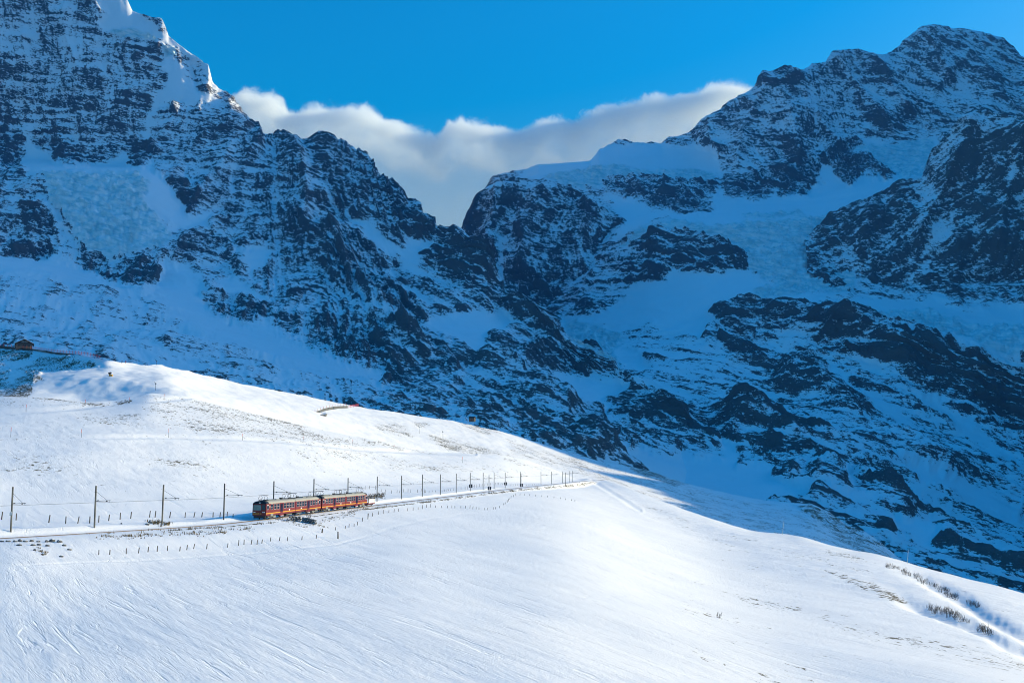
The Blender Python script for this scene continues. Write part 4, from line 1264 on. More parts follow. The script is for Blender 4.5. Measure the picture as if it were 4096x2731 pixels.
# flat wagon behind the train
s = s_front + 4 * (CARL + 0.28) + 0.5 + 3.4
xa, ya, h = track_at(s)
wg = tag(empty('flat_wagon', (xa, ya, -0.02), h), 'short flat wagon with white slatted sides behind the last rail car', 'wagon')
MB().box((-2.6, -1.15, 0.55), (2.6, 1.15, 0.75)).build('deck', M_RED, wg)
for sg in (-1, 1):
    for k in range(9):
        MB().box((-2.0 + k * 0.5, sg * 1.12 - 0.03, 0.76), (-2.0 + k * 0.5 + 0.36, sg * 1.12 + 0.03, 1.75)).build('slat', M_WHITE, wg)
    MB().box((-2.1, sg * 1.12 - 0.045, 1.755), (2.5, sg * 1.12 + 0.045, 1.83)).build('top_rail', M_BLACK, wg)
    for x in (-2.3, 2.5):
        MB().box((x - 0.06, sg * 1.12 - 0.06, 0.76), (x + 0.06, sg * 1.12 + 0.06, 2.0)).build('stake', M_BLACK, wg)
for x in (-1.6, 1.6):
    for y in (-0.56, 0.56):
        MB().tube((x, y - 0.05, 0.34), (x, y + 0.05, 0.34), 0.32, n=12).build('wheel', M_UNDER, wg)
MB().box((-2.4, -0.8, 0.3), (2.4, 0.8, 0.548)).build('underframe', M_UNDER, wg)

# ---- catenary masts
def s_for_px(px, off):
    ss = np.arange(1, TS[-1] - 1, 0.5)
    pts = np.array([track_at(q, off)[:2] for q in ss])
    zc = SP * (0 - CAMZ) + CP * pts[:, 1]
    pp = IW / 2 + FPX * pts[:, 0] / zc
    return ss[np.argmin(np.abs(pp - px))]

def mast(px, side, label, hgt=6.6, extra=None, arm=True, lean=0.0):
    off = -3.9 if side < 0 else 4.2
    s = s_for_px(px, off)
    x, y, h = track_at(s, off)
    z = ground(x, y) - 0.15
    t = tag(empty('catenary_mast', (x, y, z), h), label, 'mast', 'catenary masts along the railway')
    t.rotation_euler = (0, lean, h)
    # H-section: local y points to the left of travel; the track lies at -y for masts on the left
    sgn = -1 if side < 0 else 1
    mb = MB()
    mb.box((-0.085, -0.095, 0), (0.085, -0.072, hgt)).box((-0.085, 0.072, 0), (0.085, 0.095, hgt)).box((-0.015, -0.071, 0), (0.015, 0.071, hgt - 0.01))
    mb.build('post', M_MAST, t)
    zb = 4.55 - z
    if arm:
        MB().tube((0, sgn * 0.12, zb - 0.05), (0, sgn * 3.6, zb + 0.12), 0.04, n=6).build('cantilever_arm', M_MAST, t)
        MB().tube((0, sgn * 0.12, hgt * 0.86), (0, sgn * 2.9, zb + 0.10), 0.022, n=5).build('tie_rod', M_MAST, t)
        for yy in (0.45, 2.6):
            MB().tube((0, sgn * yy, zb + 0.02), (0, sgn * (yy + 0.28), zb + 0.03), 0.085, n=8).build('insulator', M_TIMBER, t)
        MB().tube((0, sgn * 3.3, zb + 0.1), (0, sgn * 3.5, zb - 0.18), 0.02, n=4).build('wire_clamp', M_MAST, t)
    if extra == 'sign':
        sg_ = MB().prism([(-0.24, 2.55), (-0.24, 2.95), (0, 3.15), (0.24, 2.95), (0.24, 2.55)], 0, -0.135, -0.115)
        sg_.build('sign_plate', M_WHITE, t)
        f2 = bpy.data.curves.new('sign_digits', 'FONT')
        f2.body, f2.size, f2.align_x, f2.extrude = '100', 0.17, 'CENTER', 0.002
        g2 = text_mesh('sign_digits', f2, M_BLACK, t)
        g2.location = (-0.139, 0, 2.72)
        g2.rotation_euler = (rad(90), 0, rad(-90))
        MB().box((-0.11, -0.34, 2.5), (-0.105, 0.34, 2.9)).build('sign_backing', M_BLACK, t)
    if extra == 'box':
        MB().box((-0.16, -0.75, 1.35), (0.14, -0.25, 2.6)).build('switch_box', M_BLACK, t)
        MB().box((-0.12, 0.13, 1.4), (0.12, 0.45, 2.5)).build('switch_box', M_BLACK, t)
    if extra == 'box' and side > 0:
        MB().box((-0.4, -0.4, -0.1), (0.4, 0.4, 0.35)).build('footing', M_CONC, t)
    return t

ORD = ['first','second','third','fourth','fifth','sixth','seventh','eighth','ninth','tenth','eleventh','twelfth','thirteenth','fourteenth','fifteenth','sixteenth','seventeenth','eighteenth','nineteenth','twentieth','twenty-first','twenty-second','twenty-third','twenty-fourth','twenty-fifth','twenty-sixth']
ML = [(38,-1,'sign'),(381,-1,None),(645,-1,None),(892,-1,None),(1093,-1,None),(1253,-1,None),(1390,-1,None),(1508,-1,None),(1605,-1,None),(1689,-1,None),(1762,-1,None),(1825,-1,None),
      (1881,-1,'box'),(1933,-1,None),(1956,1,'box'),(1976,-1,None),(2021,-1,'box'),(2081,-1,None),(2084,1,'box'),(2164,-1,None),(2206,-1,None),(2250,-1,None),(2262,1,None),(2277,-1,None),(2289,-1,None)]
SPECIAL = {0: 'steel catenary mast at the left edge carrying a small white sign', 4: 'catenary mast behind the leading rail car', 5: 'catenary mast behind the second rail car',
           6: 'catenary mast behind the rearmost rail car', 7: 'catenary mast beside the dark bush behind the train',
           14: 'catenary mast with dark switch boxes on the near side of the track, first of two', 18: 'catenary mast with dark switch boxes on the near side of the track, farther one'}
for k, (px, side, ex) in enumerate(ML):
    mast(px, side, SPECIAL.get(k, ORD[k] + ' catenary mast along the railway counting from the left edge'), extra=ex, arm=(side < 0),
         lean=rad(random.uniform(-0.6, 0.6)))
cw = MB()
pts = []
for s in np.arange(4, TS[-1] - 30, 6.0):
    x, y, h = track_at(s)
    pts.append((x, y, 4.42 - 0.02 * math.sin(s / 9.0)))
for a, b in zip(pts[:-1], pts[1:]):
    cw.tube(a, b, 0.022, n=4, caps=False)
tag(cw.build('contact_wire', M_BLACK), 'thin overhead contact wire above the railway track', 'wire')

# ---- fence posts
def post_mesh(k):
    mb = MB()
    r = 0.075 + 0.02 * random.random()
    mb.tube((0, 0, -0.3), (0.02 * random.random(), 0, 1.0), r, r * 0.82, n=7)
    me = mb.mesh('fence_post')
    me.materials.append(M_WOOD)
    return me
POSTM = [post_mesh(k) for k in range(5)]
def put_post(px, py, tpy, label, group, thick=1.0):
    q = hit(px, py, SF)
    if q is None or q.y > 640:
        return
    h = max(0.6, min(2.0, metres(py - tpy, q.y)))
    o = bpy.data.objects.new('fence_post', random.choice(POSTM))
    COL.objects.link(o)
    o.location = q
    o.scale = (thick, thick, h)
    o.rotation_euler = (rad(random.uniform(-5, 5)), rad(random.uniform(-1, 9)), random.uniform(0, 6))
    o.rotation_euler[2] = 0
    tag(o, label, 'fence post', group)
c3 = lambda q: (q[0] * 0.4082, 1900 + q[1] * 0.4082, 1900 + q[2] * 0.4082)
c2 = lambda q: (1440 + q[0] * 0.4082, 1840 + q[1] * 0.4082, 1840 + q[2] * 0.4082)
c7 = lambda q: (q[0] * 0.6378, 1800 + q[1] * 0.6378, 1800 + q[2] * 0.6378)
c1 = lambda q: (960 + q[0] * 0.2296, 1900 + q[1] * 0.2296, 1900 + q[2] * 0.2296)
UP1 = [(15,435,358),(158,440,373),(478,465,390),(643,475,403),(762,472,403),(878,470,403),(967,462,395),(1065,447,385),(1177,433,366),(1280,424,358),(1465,412,348),(1520,412,350),(1662,418,358),(1813,415,363),(1900,412,360),(1977,410,362),(2087,412,363),(2155,410,362),(2225,402,358),(2283,410,380)]
UP2 = [(50,285,250),(90,282,250),(152,285,250),(213,307,282),(245,325,285),(307,325,293),(362,318,293),(387,320,295),(425,313,283),(470,313,280),(497,318,283),(562,315,285),(597,310,280),(630,320,283),(642,318,290),(676,320,300),(706,312,300),(738,312,300),(812,308,298),(830,305,285),(850,303,280),(868,300,278),(888,300,275),(918,297,273),(990,290,262),(1030,287,258),(1055,285,255),(1090,272,240),(1118,270,238),(1143,267,235),(1172,260,232),(1195,256,228),(1222,252,225),(1247,250,225),(1278,245,222),(1325,243,220),(1343,240,218),(1358,240,218),(1380,241,220),(1398,240,220),(1478,250,235),(1500,249,235),(1525,248,234),(1545,246,232),(1630,250,238),(1648,248,236),(1665,247,236),(1690,245,234),(1708,243,232),(1733,241,230),(1752,239,228)]
LO1 = [(968,780,732),(1075,778,730),(1237,770,715),(1357,763,708),(1450,752,700),(1540,747,692),(1640,740,690),(1762,743,698),(1830,732,682),(1898,720,672),(2025,722,672),(2230,706,668),(2337,690,635)]
LO2 = [(1530,592,560),(1575,590,560),(1612,590,563),(1642,583,568),(1697,570,553),(1752,568,547),(1802,568,552),(1893,562,548),(1983,553,535)]
LO3 = [(1660,957,903),(1832,933,880),(1898,905,860),(1987,895,840),(2045,868,810),(2130,805,735),(2227,762,665),(2305,712,648)]
LO4 = [(22,600,560),(77,577,520),(122,548,512),(180,530,498),(228,525,487),(282,515,495),(333,510,478),(377,502,475),(463,497,470),(520,492,462),(570,485,460),(612,477,440),(652,463,432),(692,460,427),(738,465,442),(798,467,447),(856,468,447),(900,468,442),(930,470,445),(988,468,443),(1032,470,445),(1077,472,440),(1105,478,450),(1138,480,455),(1166,482,462),(1222,487,475),(1246,488,478),(1306,480,468),(1328,478,466),(1368,468,450),(1408,438,420),(1422,430,412),(1442,415,390),(1455,400,375),(1467,385,362),(1480,372,348),(1505,360,338),(1520,348,325),(1567,343,325),(1610,345,330),(1660,348,335),(1720,352,340),(1780,358,345),(1836,362,347),(1900,370,358),(1963,378,365),(2015,388,375),(2072,397,382),(2105,402,385)]
for q in UP1:
    put_post(*c3(q), 'thick wooden fence post in the row left of the track before the train', 'fence posts between the masts left of the train', 1.15)
for q in UP2:
    put_post(*c2(q), 'thin wooden fence post in the row beyond the track behind the train', 'fence posts beyond the track behind the train', 0.75)
for q in [c3(k) for k in LO1] + [c7(k) for k in LO2]:
    put_post(*q, 'wooden fence post on the snow slope below the track before the bare tree', 'fence posts below the track, left part', 0.8)
for q in [c1(k) for k in LO3] + [c2(k) for k in LO4]:
    put_post(*q, 'thin wooden fence post in the curving row below the track past the train', 'fence posts below the track, right part', 0.75)
for px, py, tp, lb in [(1288,2130,2114,'stout wooden post leaning on the slope right of the stone culvert'), (1352,2154,2126,'wooden post standing in a dark snow hole below the train')]:
    put_post(px, py, tp, lb, None, 1.6)

# ---- piste marker poles
MK = [(43,1748,1708),(325,1750,1716),(674,1750,1713),(970,1761,1734),(1212,1771,1744),(1411,1780,1756),(1576,1796,1778),(1727,1801,1783),(1850,1851,1827),(104,1646,1617),(341,1622,1597),(518,1610,1588),(656,1597,1575)]
ROWM = {0: 'nearest to the left edge', 1: 'second from the left in the lower row', 2: 'third from the left, beside a dark tuft', 3: 'fourth along the lower row', 4: 'fifth along the lower row', 5: 'sixth along the lower row',
        6: 'seventh along the lower row', 7: 'eighth along the lower row', 8: 'standing alone above the catenary masts', 9: 'leftmost by the upper groomed track', 10: 'second by the upper groomed track', 11: 'third by the upper groomed track', 12: 'at the crest end of the groomed track'}
for k, (px, py, tp) in enumerate(MK):
    q = hit(px, py, SF)
    if q is None:
        continue
    h = metres(py - tp, q.y)
    t = tag(empty('piste_marker', q), 'thin piste marker pole with orange tip, ' + ROWM[k], 'marker pole', 'orange tipped marker poles on the far slope')
    r = 0.05 if q.y < 400 else 0.06
    MB().tube((0, 0, -0.3), (0, 0, h * 0.55), r, n=6).build('pole', M_POLE, t)
    MB().tube((0, 0, h * 0.55), (0, 0, h), r * 1.1, n=6).build('orange_tip', M_ORANGE, t)
for px, py, tx, tp, lb in [(3129, 2133, 3136, 2080, 'long pale pole leaning right on the snow crest'), (3629, 2252, 3633, 2199, 'tall upright pale pole on the snow crest at the right')]:
    q = hit(px, py, SF) or Vector(P(px, py, 420))
    top = Vector(P(tx, tp, q.y))
    t = tag(empty('slope_pole', q), lb, 'pole')
    MB().tube((0, 0, -0.4), top - q, 0.075, 0.05, n=7).build('shaft', M_BAMBOO, t)
    MB().tube((top - q) * 0.97, (top - q) * 1.0, 0.065, n=7).build('cap', M_WHITE, t)

# ---- boulders below the line at the left
def rock_mesh(seed, sx, sy, sz):
    bm = bmesh.new()
    bmesh.ops.create_icosphere(bm, subdivisions=3, radius=1.0)
    co = np.array([v.co[:] for v in bm.verts], np.float32)
    n = fbm(co * 1.1 + seed * 7.1, 3)
    n2 = gnoise(np.round(co * 1.7) * 0.37 + seed)
    for v, a, b in zip(bm.verts, n, n2):
        v.co = v.co * (1 + 0.38 * a + 0.14 * b)
        v.co.x *= sx
        v.co.y *= sy
        v.co.z *= sz
    me = bpy.data.meshes.new('boulder')
    bm.to_mesh(me)
    bm.free()
    me.materials.append(M_ROCKCAP)
    return me
RK = [(20,652,40,16),(80,650,48,18),(145,652,40,12),(195,648,46,28),(248,652,44,12),(310,650,40,24),(375,653,40,10),(458,654,40,22),(508,652,56,36),(580,656,56,26),(188,688,50,12),(322,689,44,12),(382,685,40,8),(465,694,40,9),(628,692,40,22),(680,732,44,18),(340,736,30,10),(430,778,50,12),(600,800,40,12),(1190,478,18,12),(1480,470,60,34),(1445,485,40,18),(1555,465,50,26)]
BL = {3: 'largest pale-faced boulder in the row below the left track', 8: 'tall peaked boulder near the right end of the row below the left track', 9: 'broad dark boulder at the right end of the row below the left track'}
for k, (x, y, w, h) in enumerate(RK):
    px, py = x * 0.4082, 1900 + y * 0.4082
    q = hit(px, py, SF)
    if q is None:
        continue
    ww, hh = metres(w * 0.4082, q.y) / 2, metres(h * 0.4082, q.y) * 0.75
    o = link('boulder', rock_mesh(k, ww, ww * 0.9, max(0.18, hh)), None)
    o.location = q + Vector((0, 0, 0.05))
    lb = BL.get(k) or ('dark boulder in the snow-covered row below the track at the far left' if k < 10 else 'small dark stone half buried below the boulder row' if k < 19 else 'brown rock beside the foot of the third catenary mast')
    tag(o, lb, 'boulder', 'boulders below the left track' if k < 10 else 'small stones below the boulder row' if k < 19 else 'rocks at the third mast')

# ---- stone culvert wall by the little tree
def stone_wall(poly, label):
    a, b = Vector(hit(*poly[0], SF)), Vector(hit(*poly[1], SF))
    t = tag(empty('stone_wall', a), label, 'stone wall')
    L = b - a
    n = max(4, int(L.length / 0.55))
    for row in range(3):
        for k in range(n):
            f = (k + 0.5 + 0.3 * (row % 2)) / n
            c = L * f + Vector((0, 0.12 * row, 0.05 + row * 0.34))
            o = link('stone', STONES[random.randrange(len(STONES))], None, t)
            o.location = c + Vector((random.uniform(-.05, .05), random.uniform(-.06, .06), random.uniform(-.04, .04)))
            o.rotation_euler = (random.uniform(-.2, .2), random.uniform(-.2, .2), random.uniform(0, 6))
    return t
def stone_mesh(k):
    bm = bmesh.new()
    bmesh.ops.create_cube(bm, size=1.0)
    bmesh.ops.bevel(bm, geom=list(bm.edges), offset=0.12, segments=1, affect='EDGES')
    for v in bm.verts:
        v.co.x *= 0.56 + 0.1 * random.random()
        v.co.y *= 0.4
        v.co.z *= 0.34
        v.co += Vector((random.uniform(-.04, .04), random.uniform(-.04, .04), random.uniform(-.03, .03)))
    me = bpy.data.meshes.new('stone')
    bm.to_mesh(me)
    bm.free()
    me.materials.append(M_ROCKCAP)
    return me
STONES = [stone_mesh(k) for k in range(6)]
stone_wall([(1155, 2082), (1203, 2084)], 'dark stone culvert wall on the bank below the leading rail car')
stone_wall([(1206, 2086), (1262, 2098)], 'low rubble wall at the foot of the bare little tree')

# ---- branching plants
def grow(mb, p, d, length, r, depth, spread, up, nb=(2, 3)):
    q = p + d * length
    mb.tube(p, q, r, r * 0.62, n=5 if r > 0.02 else 3, caps=False)
    if depth == 0:
        return
    for k in range(random.randint(*nb)):
        nd = (d + Vector((random.uniform(-1, 1), random.uniform(-1, 1), random.uniform(-.4, .8))) * spread + Vector((0, 0, up))).normalized()
        grow(mb, p + d * length * random.uniform(0.55, 1.0), nd, length * random.uniform(0.55, 0.8), r * 0.6, depth - 1, spread, up, nb)
q = hit(1233, 2090, SF)
tr = tag(empty('bare_tree', q), 'small leafless tree standing on the bank in front of the second rail car', 'tree')
mb = MB()
mb.tube((0, 0, -0.3), (0.05, 0, 0.7), 0.085, 0.065, n=7)
mb.build('trunk', M_TWIG, tr)
mb = MB()
for k in range(7):
    a = k * 0.9
    grow(mb, Vector((0.04, 0, 0.45 + 0.04 * k)), Vector((0.55 * math.cos(a), 0.55 * math.sin(a), 0.9)).normalized(), 0.95, 0.035, 4, 0.55, 0.12)
mb.build('crown', M_TWIG, tr)

def shrub_mesh(k, n=15, h=1.0, spread=0.45, depth=2, r=0.013):
    mb = MB()
    for j in range(n):
        a = random.uniform(0, 6.28)
        lean = random.uniform(0.05, spread)
        grow(mb, Vector((random.uniform(-.25, .25), random.uniform(-.25, .25), -0.1)), Vector((math.cos(a) * lean, math.sin(a) * lean, 1)).normalized(), h * random.uniform(0.35, 0.6), r, depth, 0.32, 0.25)
    me = mb.mesh('shrub')
    me.materials.append(M_TWIG)
    return me
SHR = [shrub_mesh(k) for k in range(5)]
def put_shrub(px, py, size, label, group):
    q = hit(px, py, SF)
    if q is None:
        return
    o = bpy.data.objects.new('bare_shrub', random.choice(SHR))
    COL.objects.link(o)
    o.location = q
    o.scale = (size * 1.1, size * 1.1, size)
    o.rotation_euler = (rad(random.uniform(-18, 18)), rad(random.uniform(-18, 18)), random.uniform(0, 6.28))
    tag(o, label, 'shrub', group)
def shrub_band(poly, n, spread, size, label, group):
    for k in range(n):
        f = (k + random.random()) / n
        i = min(int(f * (len(poly) - 1)), len(poly) - 2)
        u = f * (len(poly) - 1) - i
        x = poly[i][0] * (1 - u) + poly[i + 1][0] * u + random.uniform(-8, 8)
        y = poly[i][1] * (1 - u) + poly[i + 1][1] * u + random.uniform(-spread, spread)
        put_shrub(x, y, size * random.uniform(0.45, 1.25), label, group)
shrub_band([(3540,2262),(3620,2292),(3700,2328),(3780,2370),(3830,2392)], 38, 11, 1.6, 'leafless shrub in the long dark thicket along the upper right gully', 'shrubs of the upper right gully')
shrub_band([(3875,2415),(3915,2428)], 5, 4, 1.4, 'small leafless shrub beyond the end of the upper gully thicket', 'shrubs past the upper gully thicket')
shrub_band([(3720,2438),(3760,2448),(3810,2466),(3868,2482)], 18, 12, 1.6, 'leafless shrub in the dark clump in the lower right gully', 'shrubs of the lower right gully')
shrub_band([(3918,2520),(3968,2540)], 6, 5, 1.4, 'leafless shrub in the small tuft low in the right gully', 'shrubs low in the right gully')
put_shrub(2873, 2470, 0.9, 'tiny lone shrub standing in the open snow at lower right', None)
shrub_band([(1440,1995),(1470,1992),(1500,1990),(1535,1985)], 12, 8, 1.3, 'dark dry shrub on the bank right behind the train', 'shrubs on the bank behind the train')

# ---- dry grass poking through along the embankment and on the slopes
def tussocks():
    vs, fs = [], []
    def blade(p, h, w):
        a = random.uniform(0, 6.28)
        lx, ly = random.uniform(-.35, .35) * h, random.uniform(-.35, .35) * h
        k = len(vs)
        vs.extend([(p.x + w * math.cos(a), p.y + w * math.sin(a), p.z - 0.05), (p.x - w * math.cos(a), p.y - w * math.sin(a), p.z - 0.05), (p.x + lx, p.y + ly, p.z + h)])
        fs.append((k, k + 1, k + 2))
    def clump(px, py, size):
        q = hit(px, py, SF)
        if q is None:
            return
        for _ in range(7):
            blade(q + Vector((random.gauss(0, .3), random.gauss(0, .3), 0)) * size, size * random.uniform(.2, .5), size * 0.09)
    # embankment edge: follow the line at +4.5 m
    for s in np.arange(40, TS[-1] - 60, 0.35):
        x, y, h = track_at(s, 4.4 + random.gauss(0.2, 0.5))
        dens = 0.5 + 0.5 * math.sin(s / 7.0) + 0.5 * math.sin(s / 2.9 + 1)
        if random.random() > 0.45 * dens or (s_front - 3 < s < s_front + 30):
            continue
        z = ground(x, y)
        for _ in range(6):
            blade(Vector((x + random.gauss(0, .25), y + random.gauss(0, .25), z)), random.uniform(.15, .5), .06)
    for (x0, y0, x1, y1, n, sz) in [(350,2150,900,2128,90,0.7),(860,2120,1010,2115,25,0.6),(1105,2072,1230,2106,45,0.6),(1240,2092,1300,2110,22,0.6),(1280,2085,1420,2050,60,0.6),(150,2190,180,2215,10,0.7),(1430,1990,1530,1985,60,1.2),(590,2088,680,2094,40,0.9)]:
        for k in range(n):
            f = random.random()
            clump(x0 + (x1 - x0) * f + random.gauss(0, 6), y0 + (y1 - y0) * f + random.gauss(0, 5), sz * random.uniform(.5, 1.3))
    me = bpy.data.meshes.new('dry_grass')
    me.from_pydata(vs, [], fs)
    return link('dry_grass', me, M_GRASSY, kind='stuff')
tag(tussocks(), 'dry brown grass poking through the snow along the embankment', 'grass', kind='stuff')

# ---- chalet, terrace wall and red net fence on the knoll
def chalet():
    base = Vector(P(97, 1391, 948))
    t = tag(empty('chalet', base, rad(24)), 'stone and dark timber chalet on the shaded knoll at left', 'building')
    t.scale = (1.1, 1.1, 1.1)
    w, Lh, e, r = 5.8, 16.0, 3.6, 6.6     # half gable width, length, eave, ridge
    MB().box((-w, 0, -2.5), (w, Lh, e)).build('wall', M_STONEWALL, t)
    MB().prism([(-w, e + 0.003), (w, e + 0.003), (0, r)], 1, 0.02, Lh).build('gable', M_TIMBER, t)
    ov = 1.3
    k_ = (r - e) / w
    for sg in (-1, 1):
        rf = MB()
        a = (0, r + 0.35)
        b = (sg * (w + ov), e - k_ * ov + 0.35)
        rf.prism([a, b, (b[0], b[1] - 0.32), (0, r + 0.03)], 1, -1.2, Lh + 0.8)
        rf.build('roof', M_TIMBER, t)
        sn = MB().prism([(0, r + 0.62), (b[0] * 0.97, b[1] + 0.22), (b[0] * 0.97, b[1] + 0.02), (0, r + 0.37)], 1, -1.0, Lh + 0.6)
        sn.build('roof_snow', M_WHITE, t)
    for k in range(4):
        x = -1.7 + k * 1.15
        o = MB().box((x - 0.36, -0.05, e + 0.7), (x + 0.36, 0.0, e + 1.75)).build('window', M_WHITE, t)
        MB().box((x - 0.26, -0.08, e + 0.8), (x + 0.26, -0.052, e + 1.65)).build('pane', M_GLASS, o)
    for x in (-3.9, -0.6, 0.7, 3.6):
        o = MB().box((x - 0.6, -0.06, 1.2), (x + 0.6, 0.0, 2.8)).build('window', M_TIMBER, t)
        MB().box((x - 0.48, -0.09, 1.3), (x + 0.48, -0.062, 2.7)).build('pane', M_GLASS, o)
    for y in (2.5, 6, 9.5, 13):
        o = MB().box((-w - 0.06, y - 0.6, 1.2), (-w, y + 0.6, 2.8)).build('window', M_TIMBER, t)
        MB().box((-w - 0.09, y - 0.48, 1.3), (-w - 0.062, y + 0.48, 2.7)).build('pane', M_GLASS, o)
    MB().box((-w - 0.9, -0.2, -0.1), (-w - 0.1, 0.3, 2.2)).build('door', M_TIMBER, t)
    return base.y
CH_Y = chalet()
dB = lambda px, k=6.0: float(np.interp(px, [q[0] for q in sky_hill], [q[2] for q in sky_hill])) - k

def strip_wall(name, tops, bots, thick, mat, parent):
    """wall through photo points: tops (px,py,y), bots py"""
    mb = MB()
    A = [Vector(P(a, b, y)) for a, b, y in tops]
    B = [Vector(P(a, c, y)) for (a, b, y), c in zip(tops, bots)]
    n = len(A)
    th = Vector((0, thick, 0))
    vs = A + B + [p + th for p in A] + [p + th for p in B]
    fs = []
    for k in range(n - 1):
        fs += [(k, k + 1, n + k + 1, n + k), (2 * n + k, 3 * n + k, 3 * n + k + 1, 2 * n + k + 1), (k, 2 * n + k, 2 * n + k + 1, k + 1), (n + k, n + k + 1, 3 * n + k + 1, 3 * n + k)]
    fs += [(0, n, 3 * n, 2 * n), (n - 1, 3 * n - 1, 4 * n - 1, 2 * n - 1)]
    mb.add(vs, fs)
    return mb.build(name, mat, parent)

T1 = [(a, b, dB(a, 9)) for a, b in [(-60,1378),(0,1383),(60,1388),(130,1395),(150,1398),(185,1402),(215,1408),(270,1413),(320,1417)]]
tw = tag(empty('terrace_wall', Vector(P(0, 1395, 846))), 'dark retaining wall of the terrace in front of the chalet', 'wall')
tw.location = (0, 0, 0)
strip_wall('wall_panel', T1, [p[1] + 12 + (-4 if i > 6 else 0) for i, p in enumerate(T1)], 1.2, M_TIMBER, tw)
strip_wall('concrete_block', [(146,1400,dB(146, 11)),(184,1403,dB(184, 11))], [1411, 1411], 1.5, M_CONC, tw)
def net_fence(pts, hpx, step_px, label, group=None, netting=True, dark_from=None, hscale=None):
    """pts: foot line (px, py, y)"""
    t = tag(empty('net_fence', Vector(P(*pts[0]))), label, 'net fence', group)
    org = t.location.copy()
    xs = [p[0] for p in pts]
    def foot(px):
        return Vector(P(px, np.interp(px, xs, [p[1] for p in pts]), np.interp(px, xs, [p[2] for p in pts])))
    px = xs[0]
    feet = []
    while px <= xs[-1] + 0.01:
        f = foot(px)
        h = metres(hpx if np.isscalar(hpx) else np.interp(px, xs, hpx), f.y)
        feet.append((f, h))
        MB().tube(f - org + Vector((0, 0, -0.5)), f - org + Vector((0, 0, h)), 0.10, n=6).build('post', M_NETRED, t)
        px += step_px
    if netting:
        mb = MB()
        for (a, h1), (b, h2) in zip(feet[:-1], feet[1:]):
            mb.add([a - org + Vector((0, 0.12, .1)), b - org + Vector((0, 0.12, .1)), b - org + Vector((0, 0.12, h2 * .85)), a - org + Vector((0, 0.12, h1 * .85))], [(0, 1, 2, 3)])
        mb.build('netting', M_NET, t)
    return t
net_fence([(a, b, dB(a, 9.5)) for a, b in [(0,1384),(60,1389),(130,1396)]], 11, 15.3, 'row of orange-red net posts along the terrace in front of the chalet', netting=False)
net_fence([(a, b, dB(a, 8.5)) for a, b in [(131,1394),(185,1402),(215,1407),(270,1412),(320,1414),(360,1421),(401,1430)]], [10,10,10,10,11,11,9], 12.2, 'long red safety net fence running right from the chalet')

# ---- snow gallery with retaining wall and red posts
cg = lambda x, y: (1150 + x * 0.13605, 1590 + y * 0.13605)
def gd(px):
    q = hit(px, np.interp(px, [1150, 1210, 1290, 1400, 1440], [1668, 1665, 1650, 1632, 1625]), HL)
    return q.y if q else 900.0
GW = [(130,540,545),(300,530,555),(440,500,545),(600,460,520),(760,420,490),(920,380,430),(1060,320,390),(1200,290,355),(1340,265,335),(1500,248,312),(1640,242,302),(1770,240,296)]
gy_ = [gd(cg(a, b)[0]) for a, b, c in GW]
ybase = np.linspace(np.median(gy_) - 20, np.median(gy_) + 20, len(GW))
gw = tag(empty('retaining_wall', (0, 0, 0)), 'curved grey retaining wall on the lit hill above the snow gallery', 'wall')
strip_wall('wall_panel', [(*cg(a, b), y) for (a, b, c), y in zip(GW, ybase)], [cg(a, c)[1] + 1.5 for a, b, c in GW], 0.6, M_CONC, gw)
for a, b, c in GW[2:-1]:
    px_, py_ = cg(a + 20, b)
    yy_ = float(np.interp(a + 20, [g[0] for g in GW], ybase)) - 0.12
    p0, p1 = Vector(P(px_, py_ - 0.5, yy_)), Vector(P(px_, cg(a, c)[1] + 1.0, yy_))
    MB().box((p0.x - .14, p0.y - .1, p1.z), (p0.x + .14, p0.y + .1, p0.z)).build('buttress_post', M_BOXG, gw)
net_fence([(*cg(a, b + 6), y + 0.9) for (a, b, c), y in zip(GW, ybase)], 9.5, 11.5, 'row of red posts with thin net along the curved retaining wall', netting=False)
net_fence([(*cg(1800, 290), ybase[-1] + 1), (*cg(2120, 240), ybase[-1] + 12)], 10, 6.4, 'red net fence at the right end of the curved retaining wall')
ga = tag(empty('snow_gallery', (0, 0, 0)), 'concrete avalanche gallery with panelled front and snowy roof on the hill', 'gallery')
yg = float(np.median(gy_)) - 32
def quad_prism(pts, y0s, depth, name, mat, parent):
    A = [Vector(P(*cg(*p), y)) for p, y in zip(pts, y0s)]
    B = [p + Vector((0, depth, 0)) for p in A]
    n = len(A)
    mb = MB().add(A + B, [tuple(range(n)), tuple(range(2 * n - 1, n - 1, -1))] + [(k, n + k, n + (k + 1) % n, (k + 1) % n) for k in range(n)])
    return mb.build(name, mat, parent)
quad_prism([(775,550),(1150,478),(1100,600),(1000,640),(770,690)], [yg, yg + 9, yg + 8, yg + 6, yg], 3.0, 'front_wall', M_CONC, ga)
quad_prism([(480,618),(770,545),(768,690),(560,640)], [yg + 3, yg + 3.2, yg + 3.2, yg + 3], 2.0, 'side_wall', M_CONC, ga)
for k in range(7):
    x0 = 800 + k * 50
    f = (x0 - 775) / 375
    yt, yb = 552 - 72 * f, 684 - 78 * f
    quad_prism([(x0, yt), (x0 + 13, yt - 2), (x0 + 13, yb - 3), (x0, yb)], [yg + 9 * f - 0.25] * 4, 0.35, 'pillar', M_BOXG, ga)
quad_prism([(470,612),(560,560),(1130,462),(1180,470),(775,542),(760,548)], [yg + 3, yg + 12, yg + 18, yg + 9, yg - 0.4, yg + 2.6], 0.8, 'snowy_roof', M_WHITE, ga)

